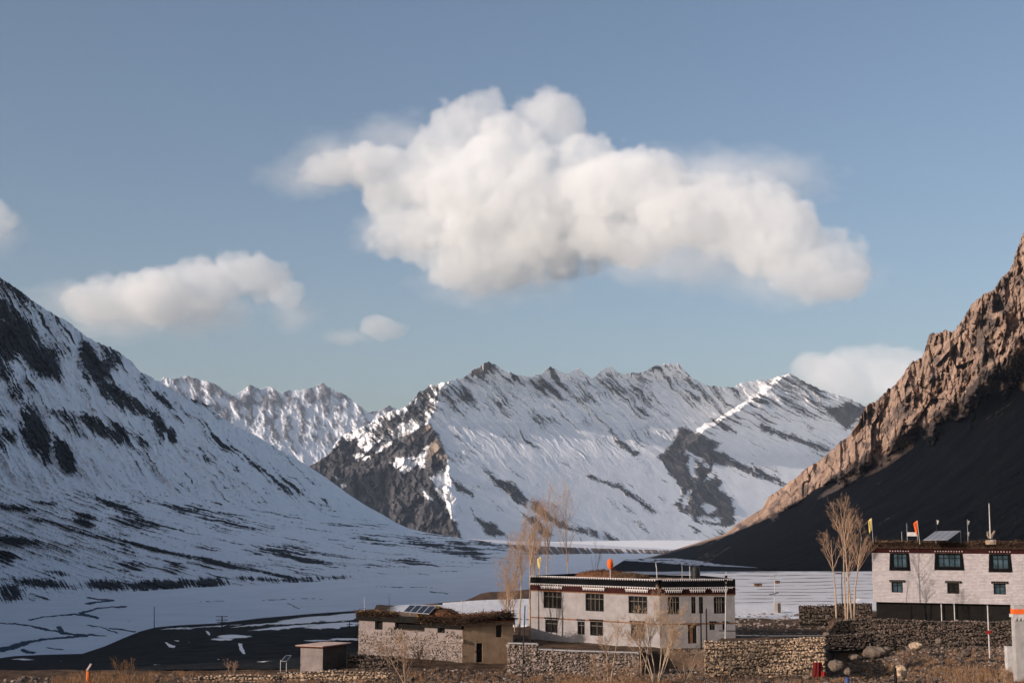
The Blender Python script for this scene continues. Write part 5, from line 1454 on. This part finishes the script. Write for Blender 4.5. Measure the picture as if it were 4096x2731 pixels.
pole('lone thin utility pole on the edge of the dark bench', (617, 2515), (617, 2425), 372, .12, 'dark_pole')
pole('utility pole with crossarms on the dark bench, left of the snow patches', (888, 2575), (888, 2462), 240, .12, 'dark_pole', arms=((.98, 1.0), (.86, 1.0), (.78, .8)))
pole('small pole with one crossarm on the snow patch beside the stone house', (1400, 2528), (1398, 2482), 240, .09, 'dark_pole', arms=((.7, .5),))
pole('white stake standing behind the stone house roof', (1459, 2450), (1457, 2388), 158, .05, 'weathered_white', 'stake', 'stake')
pole('short pale stake on the snow strip behind the stone house', (1850, 2440), (1848, 2398), 185, .05, 'weathered_white', 'stake', 'stake')
pole('thin twig stake standing on the snow beyond the stone house', (1559, 2450), (1556, 2372), 185, .03, 'dark_pole', 'stake', 'stake')
# solar street lamp on a masonry plinth
P = at(3108, 2452, 203)
r_ = empty('solar_lamp', P, 0, 'solar lamp post on a square plinth in the snowy field', 'solar lamp')
k = 203 / F
MB().box(-.42, .52, -.4, .4, -.6, 45 * k).obj('plinth', 'concrete', r_)
MB().box(.05, .45, -.42, -.401, .1, 40 * k).obj('plinth_door', 'wall_core', r_)
MB().tube([(-.25, 0, 0), (-.25, 0, 152 * k)], [.06, .05], 7).obj('pole', 'weathered_white', r_)
for z, w, m_ in ((150 * k, .5, 'metal_pole'), (80 * k, .75, 'panel_cell')):
    MB().hexa([(-.25 - w, -.35, z - .30), (-.25 + w * .7, -.35, z - .02), (-.25 + w * .7, .35, z + .02), (-.25 - w, .35, z - .25)], [(-.25 - w, -.35, z - .24), (-.25 + w * .7, -.35, z + .06), (-.25 + w * .7, .35, z + .08), (-.25 - w, .35, z - .19)]).obj('panel', m_, r_)
# far sheds in the field
for lab, a, b_, c, d, Yp in [('wider brown shed standing in the snowy field', 3020, 3048, 2334, 2345, 410), ('small brown shed right behind the solar lamp', 3103, 3120, 2322, 2334, 440), ('low dark shed at the far edge of the snowy field', 3345, 3368, 2291, 2299, 560), ('tiny dark shelter by the bare trees in the snowy field', 3386, 3394, 2312, 2321, 470)]:
    P = at((a + b_) / 2, d, Yp); w = (b_ - a) * Yp / F / 2; h = (d - c) * Yp / F
    r_ = empty('shed', P, 0, lab, 'shed')
    MB().box(-w, w, 0, w * 1.3, -.6, h * .82).obj('wall', 'brown_wood', r_)
    MB().box(-w * 1.08, w * 1.08, -.12, w * 1.4, h * .821, h).obj('roof', 'dark_wood', r_)
    MB().box(-w * .25, w * .1, -.03, 0, 0, h * .6).obj('door', 'dark_core', r_)
# solar stand by the hut
P = at(1138, 2655, 139)
k = 139 / F
r_ = empty('solar_stand', (P.x, P.y, gz(P.x, P.y)), 0, 'small solar panel on a two-legged metal stand left of the hut', 'solar panel')
for x in (-.38, .20):
    MB().tube([(x, 0, -.3), (x, 0, 1.25)], [.04, .04], 6).obj('leg', 'weathered_white', r_)
MB().tube([(-.38, 0, .05), (.20, 0, .05)], [.03, .03], 5).obj('crossbar', 'weathered_white', r_)
pa_ = MB().hexa([(-.30, -.25, 1.12), (.24, -.25, 1.12), (.62, .3, 1.62), (.10, .3, 1.62)], [(-.33, -.25, 1.17), (.21, -.25, 1.17), (.59, .3, 1.67), (.07, .3, 1.67)]).obj('panel', 'panel_frame', r_)
MB().hexa([(-.26, -.27, 1.185), (.17, -.27, 1.185), (.50, .24, 1.645), (.09, .24, 1.645)], [(-.26, -.285, 1.195), (.17, -.285, 1.195), (.50, .225, 1.655), (.09, .225, 1.655)]).obj('cells', 'panel_cell', pa_)
# orange post with tilted white cap
P = at(351, 2745, 128); k = 128 / F
r_ = empty('marker_post', P, 0, 'orange post with a tilted white cap at the lower left', 'post')
MB().tube([(0, 0, -.3), (0, 0, 60 * k)], [8.5 * k, 8.0 * k], 8).obj('post', 'orange_paint', r_)
MB().tube([(-6 * k, 0, 60 * k), (-3 * k, 0, 64 * k), (11 * k, 0, 88 * k)], [6 * k, 6 * k, 5.5 * k], 8).obj('cap', 'rust_sheet', r_)
MB().hexa([(-7 * k, -7 * k, 65 * k), (-1 * k, -7 * k, 62 * k), (14 * k, -7 * k, 86 * k), (9 * k, -7 * k, 91 * k)], [(-7 * k, -5.6 * k, 65 * k), (-1 * k, -5.6 * k, 62 * k), (14 * k, -5.6 * k, 86 * k), (9 * k, -5.6 * k, 91 * k)]).obj('plate', 'weathered_white', r_)
# red cloth, blue barrel, dark post
k = 133.5 / F
P = at(3272, 2730, 133.5)
r_ = empty('hanging_cloth', P, 0, 'dark red cloth draped over a post at the end of the sunlit wall', 'cloth')
MB().tube([(0, 0.15, -.3), (0, 0.15, 85 * k)], [.05, .04], 6).obj('post', 'dark_wood', r_)
def drape(w0, w1, h, n=10, seed=0, depth=.22):
    V = [];
    for j in range(n + 1):
        for i in range(2 * n + 1):
            u = i / (2 * n) * 2 - 1; v = j / n; w = w0 + (w1 - w0) * v
            V.append((u * w, -depth * (1 - u * u) - .06 * math.sin(u * 9 + seed + v * 2), h * (1 - v)))
    m2 = 2 * n + 1
    return V, [(j * m2 + i, j * m2 + i + 1, (j + 1) * m2 + i + 1, (j + 1) * m2 + i) for j in range(n) for i in range(2 * n)]
V, Fc = drape(.40, 23 * k, 80 * k); c1 = link('cloth', mesh_np('cloth', V, Fc, 'maroon_cloth', True), r_)
V, Fc = drape(.22, 14 * k, 44 * k, seed=2, depth=.3); c2 = link('cloth_fold', mesh_np('cloth_fold', V, Fc, 'red_cloth', True), r_, (22 * k, -.05, 0)); c2['label'] = 'brighter red fold'
for c_ in (c1, c2):
    c_.modifiers.new('thickness', 'SOLIDIFY').thickness = 0.02
P = at(3390, 2752, 128)
r_ = empty('barrel', P, 0, 'blue plastic barrel at the bottom edge before the rubble', 'barrel')
nn = 20; prof = [(0, 0), (.19, 0), (.21, .1), (.21, .3), (.20, .32), (.21, .35), (.21, .62), (.20, .65), (.21, .68), (.21, .86), (.17, .93), (.08, .95), (.08, .99), (0, .99)]
link('drum', mesh_np('drum', [(r * math.cos(2 * math.pi * i / nn), r * math.sin(2 * math.pi * i / nn), z) for r, z in prof for i in range(nn)], [(j * nn + i, j * nn + (i + 1) % nn, (j + 1) * nn + (i + 1) % nn, (j + 1) * nn + i) for j in range(len(prof) - 1) for i in range(nn)], 'blue_plastic', False), r_)
a, b_ = at(3582, 2755, 128), at(3580, 2668, 128)
tag(MB().tube([a - Vector((0, 0, .4)), a.lerp(b_, .5) + Vector((.03, 0, 0)), b_], [.16, .15, .12], 7).obj('post', 'dark_wood'), 'weathered dark post beside the rubble at the bottom right', 'post')
# grey pillar at the right edge
P = at(4070, 2745, 131); k = 131 / F
r_ = empty('gate_pillar', P, 0, 'grey plastered pillar with an orange band at the right edge', 'pillar')
MB().box(0, 60 * k, 0, .9, -.4, 255 * k).obj('shaft', 'concrete', r_)
MB().box(0, 60 * k, 0, .9, 279 * k, 314 * k).obj('top', 'concrete', r_)
MB().box(-.02, 60 * k, -.02, .92, 279 * k, 298 * k).obj('orange_band', 'orange_cloth', r_)
sc_ = MB().box(-6 * k, 60 * k, -.12, .95, 266 * k, 278.5 * k).obj('ledge', 'weathered_white', r_)
tm = dentil_mesh('bracket', .30, .26, .1, 'weathered_white')
MB().box(0, 60 * k, 0.01, .89, 255.2 * k, 265.8 * k).obj('neck', 'concrete', r_)
for i in range(6):
    link('bracket', tm, sc_, (.06 + i * .34, -.02, 265.5 * k))
P = at(4032, 2672, 138); k = 138 / F
tag(MB().box(0, 46 * k, 0, .8, -.6, 84 * k).obj('block', 'weathered_white', None, False, P), 'pale masonry block left of the grey pillar', 'block')

# ------------------------------------------------------------------ boulders, rubble, grass
rb = random.Random(12)
def boulder(label, px_, py_, Y, sx, sz, seed, mat='boulder_stone'):
    P = at(px_, py_, Y)
    V = []; nu_, nv_ = 14, 9
    for j in range(nv_ + 1):
        for i in range(nu_):
            a = 2 * math.pi * i / nu_; t = math.pi * j / nv_
            d = (math.sin(t) * math.cos(a), math.sin(t) * math.sin(a), math.cos(t))
            q = 1 + .38 * float(fbm(np.array([d[0] * 1.6 + seed]), np.array([d[1] * 1.6 + d[2] * 1.3]), 3, seed)[0])
            q = round(q * 9) / 9 * .6 + q * .4
            V.append((d[0] * q * sx, d[1] * q * sx * .8, d[2] * q * sz))
    o = link('boulder', mesh_np('boulder', V, [(j * nu_ + i, (j + 1) * nu_ + i, (j + 1) * nu_ + (i + 1) % nu_, j * nu_ + (i + 1) % nu_) for j in range(nv_) for i in range(nu_)], mat, False), None, (P.x, P.y, P.z + sz * .55))
    return tag(o, label, 'boulder', 'boulders on the slope')
for args in [('pale split boulder lowest on the dark slope, right of the red cloth', 3345, 2672, 131, .7, .5, 1), ('brown boulder with a pale pointed snout on the dark slope', 3500, 2622, 140, 1.2, .62, 2), ('flat grey boulder between the pale and the brown boulders', 3418, 2634, 137, .6, .3, 3),
             ('small round boulder above the blue barrel', 3392, 2692, 130, .36, .33, 4), ('orange-brown boulder beside the dark post', 3605, 2700, 129, .55, .62, 5, 'stone_warm'), ('reddish boulder under the terrace wall', 3665, 2592, 147, .75, .4, 6, 'stone_warm'), ('pale cobble boulder right of the brown one', 3548, 2605, 141, .38, .33, 7), ('round boulder below the middle of the terrace wall', 3755, 2570, 150, .4, .34, 8), ('boulder beside the pale utility pole foot', 3865, 2620, 143, .5, .38, 9, 'stone_dark'), ('white stone at the foot of the sunlit wall', 3228, 2712, 132, .42, .2, 10), ('pale stone on the ledge above the red cloth', 3305, 2540, 147, .36, .22, 11)]:
    boulder(*args)

def scatter(n, regions, seed):
    rnd = np.random.default_rng(seed); out = []
    for (x0, x1, Y0, Y1, w) in regions:
        k = int(n * w)
        px_ = rnd.uniform(x0, x1, k); Yv = rnd.uniform(Y0, Y1, k)
        xs = (px_ - 2048) / F * Yv * 1.0
        xs = np.array([ray(a, 2092)[0] for a in px_]) * Yv
        out.append(np.stack([xs, Yv, ground_z(xs, Yv)], 1))
    return np.concatenate(out)
def rubble(name, n, regions, smin, smax, mat, seed):
    pts = scatter(n, regions, seed); rnd = random.Random(seed)
    pl = []
    for x, y, z in pts:
        s = smin + (smax - smin) * rnd.random() ** 2.2
        pl.append((x, y, z + s * .12, s * rnd.uniform(.8, 1.4), s * rnd.uniform(.8, 1.2), s * rnd.uniform(.5, .9), rnd.uniform(0, 3.1)))
    o = many_stones(name, pl, mat)
    return o
RUB = [(3290, 4080, 128, 156, .34), (2560, 2830, 126, 143, .10), (1100, 2050, 124, 139, .22), (600, 1150, 124, 136, .10), (2030, 2560, 124, 136, .12), (2820, 3290, 124, 135, .08), (0, 600, 124, 135, .04)]
tag(rubble('rubble', 3000, RUB, .10, .42, 'stone_grey', 301), kind='stuff')
tag(rubble('rubble', 5200, RUB, .10, .60, 'stone_dark', 302), kind='stuff')
tag(rubble('rubble', 2200, RUB, .08, .36, 'boulder_stone', 303), kind='stuff')
tag(rubble('rubble', 900, [(2935, 3300, 148, 200, .5), (3300, 4096, 160, 172, .5)], .12, .5, 'stone_grey', 304), kind='stuff')

def grass(name, n, regions, hmin, hmax, mat, seed, clump=.6):
    rnd = np.random.default_rng(seed)
    base = scatter(n // 24, regions, seed)
    idx = rnd.integers(0, len(base), n)
    p = base[idx].copy(); p[:, :2] += rnd.normal(0, clump * .5, (n, 2)) * rnd.uniform(.3, 1, (len(base), 1))[idx]
    p[:, 2] = ground_z(p[:, 0], p[:, 1]) - .03
    h = rnd.uniform(hmin, hmax, n) * rnd.uniform(.5, 1.2, len(base))[idx]
    a = rnd.uniform(0, 6.28, n); w = .014 + .012 * rnd.random(n)
    le = rnd.normal(0, .35, (n, 2)) * h[:, None]
    dx = np.stack([np.cos(a) * w, np.sin(a) * w, 0 * a], 1)
    top = p.copy(); top[:, 2] += h; top[:, :2] += le
    V = np.stack([p - dx, p + dx, top], 1).reshape(-1, 3)
    o = link(name, mesh_np(name, V, np.arange(3 * n).reshape(-1, 3), mat, False))
    return tag(o, kind='stuff')
grass('dry_grass', 42000, [(300, 1200, 124, 138, .24), (1200, 2050, 124, 138, .16), (2030, 2800, 122, 136, .24), (2800, 3300, 122, 135, .10), (3300, 4096, 122, 152, .26)], .15, .55, 'dry_grass', 401)
grass('dry_grass', 16000, [(250, 620, 124, 131, .4), (2250, 2650, 122, 129, .4), (3700, 4096, 124, 140, .2)], .35, .95, 'dry_grass', 402, .9)

# ------------------------------------------------------------------ clouds (volumes, beyond the haze)
def gmath(nt, op, a, b=None, c=None):
    m = nt.nodes.new('ShaderNodeMath'); m.operation = op
    for i, v in enumerate((a, b, c)):
        if v is None: continue
        if isinstance(v, (int, float)): m.inputs[i].default_value = v
        else: nt.links.new(v, m.inputs[i])
    return m.outputs[0]
def gvec(nt, op, a, b=None, scale=None):
    m = nt.nodes.new('ShaderNodeVectorMath'); m.operation = op
    for i, v in enumerate((a, b)):
        if v is None: continue
        if isinstance(v, (tuple, list, Vector)): m.inputs[i].default_value = v
        else: nt.links.new(v, m.inputs[i])
    if scale is not None: m.inputs['Scale'].default_value = scale
    return m.outputs[1] if op in ('LENGTH', 'DISTANCE', 'DOT_PRODUCT') else m.outputs[0]

cm = bpy.data.materials.new('cloud_vapour'); cm.use_nodes = True
_nt = cm.node_tree; _nt.nodes.clear()
_o = _nt.nodes.new('ShaderNodeOutputMaterial'); _v = _nt.nodes.new('ShaderNodeVolumePrincipled')
_v.inputs['Color'].default_value = (0.97, 0.987, 1.0, 1)
_v.inputs['Density'].default_value = 0.0027
_v.inputs['Anisotropy'].default_value = 0.0
_nt.links.new(_v.outputs[0], _o.inputs['Volume'])

def cloud(label, Y0, lobes, vox=26.0, thick=0.55):
    """lobes: (px, py, rx, ry, softness) in photograph pixels at distance Y0, turned into metres"""
    k = Y0 / F
    cx = sum(l[0] for l in lobes) / len(lobes); cy = sum(l[1] for l in lobes) / len(lobes)
    O = at(cx, cy, Y0)
    rr = []
    for i, (a, b, rx_, ry_, sf) in enumerate(lobes):
        P = at(a, b, Y0 + random.uniform(-1, 1) * 120 - max(0, (a - 2150)) * k * 0.5) - O
        rr.append((P, rx_ * k, max(rx_, ry_ * 1.2) * k * thick, ry_ * k, sf))
    lo = Vector([min(p[i] - 1.35 * r[i] for p, *r in [(q[0], q[1], q[2], q[3]) for q in rr]) for i in range(3)])
    hi = Vector([max(p[i] + 1.35 * r[i] for p, *r in [(q[0], q[1], q[2], q[3]) for q in rr]) for i in range(3)])
    ng = bpy.data.node_groups.new('cloud_shape', 'GeometryNodeTree')
    ng.interface.new_socket('Geometry', in_out='INPUT', socket_type='NodeSocketGeometry')
    ng.interface.new_socket('Geometry', in_out='OUTPUT', socket_type='NodeSocketGeometry')
    go = ng.nodes.new('NodeGroupOutput')
    pos = ng.nodes.new('GeometryNodeInputPosition').outputs[0]
    def nz(scale, detail, rough, vec):
        t = ng.nodes.new('ShaderNodeTexNoise'); t.inputs['Scale'].default_value = scale
        t.inputs['Detail'].default_value = detail; t.inputs['Roughness'].default_value = rough
        ng.links.new(vec, t.inputs['Vector']); return t
    off = gvec(ng, 'ADD', pos, (O.x * 0.7, O.y, 31.0))
    w = gvec(ng, 'SCALE', gvec(ng, 'SUBTRACT', nz(1 / 900.0, 3, 0.5, off).outputs['Color'], (0.5, 0.5, 0.5)), scale=420.0)
    p2 = gvec(ng, 'ADD', pos, w)
    n1 = nz(1 / 420.0, 8, 0.60, off).outputs['Fac']
    n2 = nz(1 / 260.0, 7, 0.66, gvec(ng, 'MULTIPLY', off, (0.6, 1, 1))).outputs['Fac']
    def vor(scale):
        t = ng.nodes.new('ShaderNodeTexVoronoi'); t.inputs['Scale'].default_value = scale; t.feature = 'F1'
        ng.links.new(gvec(ng, 'ADD', off, gvec(ng, 'SCALE', w, scale=0.5)), t.inputs['Vector']); return t.outputs['Distance']
    puff = gmath(ng, 'MULTIPLY_ADD', gmath(ng, 'SUBTRACT', 0.42, vor(1 / 520.0)), 0.30, gmath(ng, 'MULTIPLY', gmath(ng, 'SUBTRACT', 0.42, vor(1 / 170.0)), 0.24))
    S = None; Wp = None
    for P, a, b, c, sf in rr:
        d = gvec(ng, 'LENGTH', gvec(ng, 'DIVIDE', gvec(ng, 'SUBTRACT', p2, tuple(P)), (a, b, c)))
        v = gmath(ng, 'SUBTRACT', 1.0, d)
        if sf < 0.5:
            S = v if S is None else gmath(ng, 'SMOOTH_MAX', S, v, 0.12)
        else:
            Wp = v if Wp is None else gmath(ng, 'SMOOTH_MAX', Wp, v, 0.2)
    dens = None
    if S is not None:
        e = gmath(ng, 'ADD', gmath(ng, 'MULTIPLY_ADD', gmath(ng, 'SUBTRACT', n1, 0.5), 1.25, S), puff)
        mr = ng.nodes.new('ShaderNodeMapRange'); ng.links.new(e, mr.inputs[0]); mr.inputs[1].default_value = -0.07; mr.inputs[2].default_value = 0.03
        dens = mr.outputs[0]
    if Wp is not None:
        e = gmath(ng, 'MULTIPLY_ADD', gmath(ng, 'SUBTRACT', n2, 0.5), 2.2, Wp)
        mr = ng.nodes.new('ShaderNodeMapRange'); ng.links.new(e, mr.inputs[0]); mr.inputs[1].default_value = -0.10; mr.inputs[2].default_value = 1.0; mr.inputs[4].default_value = 0.45
        dens = mr.outputs[0] if dens is None else gmath(ng, 'MAXIMUM', dens, mr.outputs[0])
    vc = ng.nodes.new('GeometryNodeVolumeCube')
    ng.links.new(dens, vc.inputs['Density'])
    vc.inputs['Min'].default_value = lo; vc.inputs['Max'].default_value = hi
    for i, s in enumerate(('X', 'Y', 'Z')):
        vc.inputs['Resolution ' + s].default_value = int((hi[i] - lo[i]) / vox)
    sm = ng.nodes.new('GeometryNodeSetMaterial'); sm.inputs['Material'].default_value = cm
    ng.links.new(vc.outputs[0], sm.inputs[0]); ng.links.new(sm.outputs[0], go.inputs[0])
    vs = [(x, y, z) for x in (lo.x, hi.x) for y in (lo.y, hi.y) for z in (lo.z, hi.z)]
    me = mesh_np('cloud', vs, [[0, 1, 3, 2], [4, 6, 7, 5], [0, 4, 5, 1], [2, 3, 7, 6], [0, 2, 6, 4], [1, 5, 7, 3]], None, False)
    me.materials.append(cm)
    o = link('cloud', me, loc=O)
    md = o.modifiers.new('shape', 'NODES'); md.node_group = ng
    print('cloud', [int((hi[i] - lo[i]) / vox) for i in range(3)])
    return tag(o, label, kind='stuff')

cloud('largest white cloud, with two rounded heads, above the central mountain', 17500, [
    (1870, 500, 145, 130, 0), (1955, 435, 85, 85, 0), (2190, 490, 150, 135, 0), (2060, 560, 160, 110, 0), (1700, 770, 240, 150, 0), (1500, 675, 230, 85, 0), (1330, 695, 150, 55, 0), (1700, 930, 200, 120, 0), (2350, 640, 160, 120, 0), (2500, 950, 260, 110, 0), (2020, 600, 230, 130, 0), (1995, 690, 330, 170, 0), (2105, 860, 480, 250, 0), (1760, 640, 190, 130, 0),
    (2548, 764, 330, 150, 0), (2879, 853, 330, 150, 0), (3130, 960, 240, 150, 0), (3290, 1080, 190, 120, 0), (3400, 1130, 110, 60, 0), (1960, 1040, 260, 120, 0),
    (1442, 650, 300, 110, 1), (1240, 710, 190, 75, 1), (1530, 919, 150, 90, 1), (2000, 1110, 330, 120, 1), (2800, 1000, 420, 160, 1), (3200, 1120, 280, 110, 1), (1600, 560, 220, 110, 1), (2900, 720, 420, 130, 1)])
cloud('long low white cloud with a puffy right end, above the left mountain slope', 17000, [
    (976, 1085, 130, 100, 0), (1080, 1135, 120, 95, 0), (831, 1140, 190, 90, 0), (600, 1190, 280, 100, 0), (420, 1215, 200, 70, 0), (1150, 1190, 100, 60, 0),
    (330, 1210, 260, 80, 1), (506, 1278, 330, 80, 1), (1180, 1260, 140, 70, 1), (760, 1250, 320, 100, 1)])
cloud('white cloud cut off by the left edge of the sky', 17000, [(-50, 900, 110, 100, 0), (-140, 940, 150, 120, 0), (-20, 950, 120, 130, 1)])
cloud('smallest white puff of cloud, low above the distant range', 17000, [(1535, 1308, 85, 42, 0), (1400, 1355, 150, 34, 1)], 14.0)
cloud('white cloud rising behind the right-hand peak and crag', 15000, [(3290, 1500, 130, 75, 0), (3430, 1510, 150, 95, 0), (3570, 1470, 140, 80, 0), (3700, 1520, 170, 100, 0), (3400, 1590, 280, 90, 1)])

# ------------------------------------------------------------------ haze
HAZE = 1
if HAZE:
    m = bpy.data.materials.new('haze_air'); m.use_nodes = True
    nt = m.node_tree; nt.nodes.clear()
    out = nt.nodes.new('ShaderNodeOutputMaterial'); pv = nt.nodes.new('ShaderNodeVolumePrincipled')
    pv.inputs['Color'].default_value = (0.88, 0.94, 1.0, 1)
    pv.inputs['Density'].default_value = 2.4e-5
    pv.inputs['Anisotropy'].default_value = 0.5
    nt.links.new(pv.outputs[0], out.inputs['Volume'])
    x0, x1, y0, y1, z0, z1 = -13200, 13200, -3200, 13800, -105, 1390
    vs = [(x, y, z) for x in (x0, x1) for y in (y0, y1) for z in (z0, z1)]
    me = mesh_np('haze', vs, [[0, 1, 3, 2], [4, 6, 7, 5], [0, 4, 5, 1], [2, 3, 7, 6], [0, 2, 6, 4], [1, 5, 7, 3]], None, False)
    me.materials.append(m)
    tag(link('haze', me), kind='stuff')
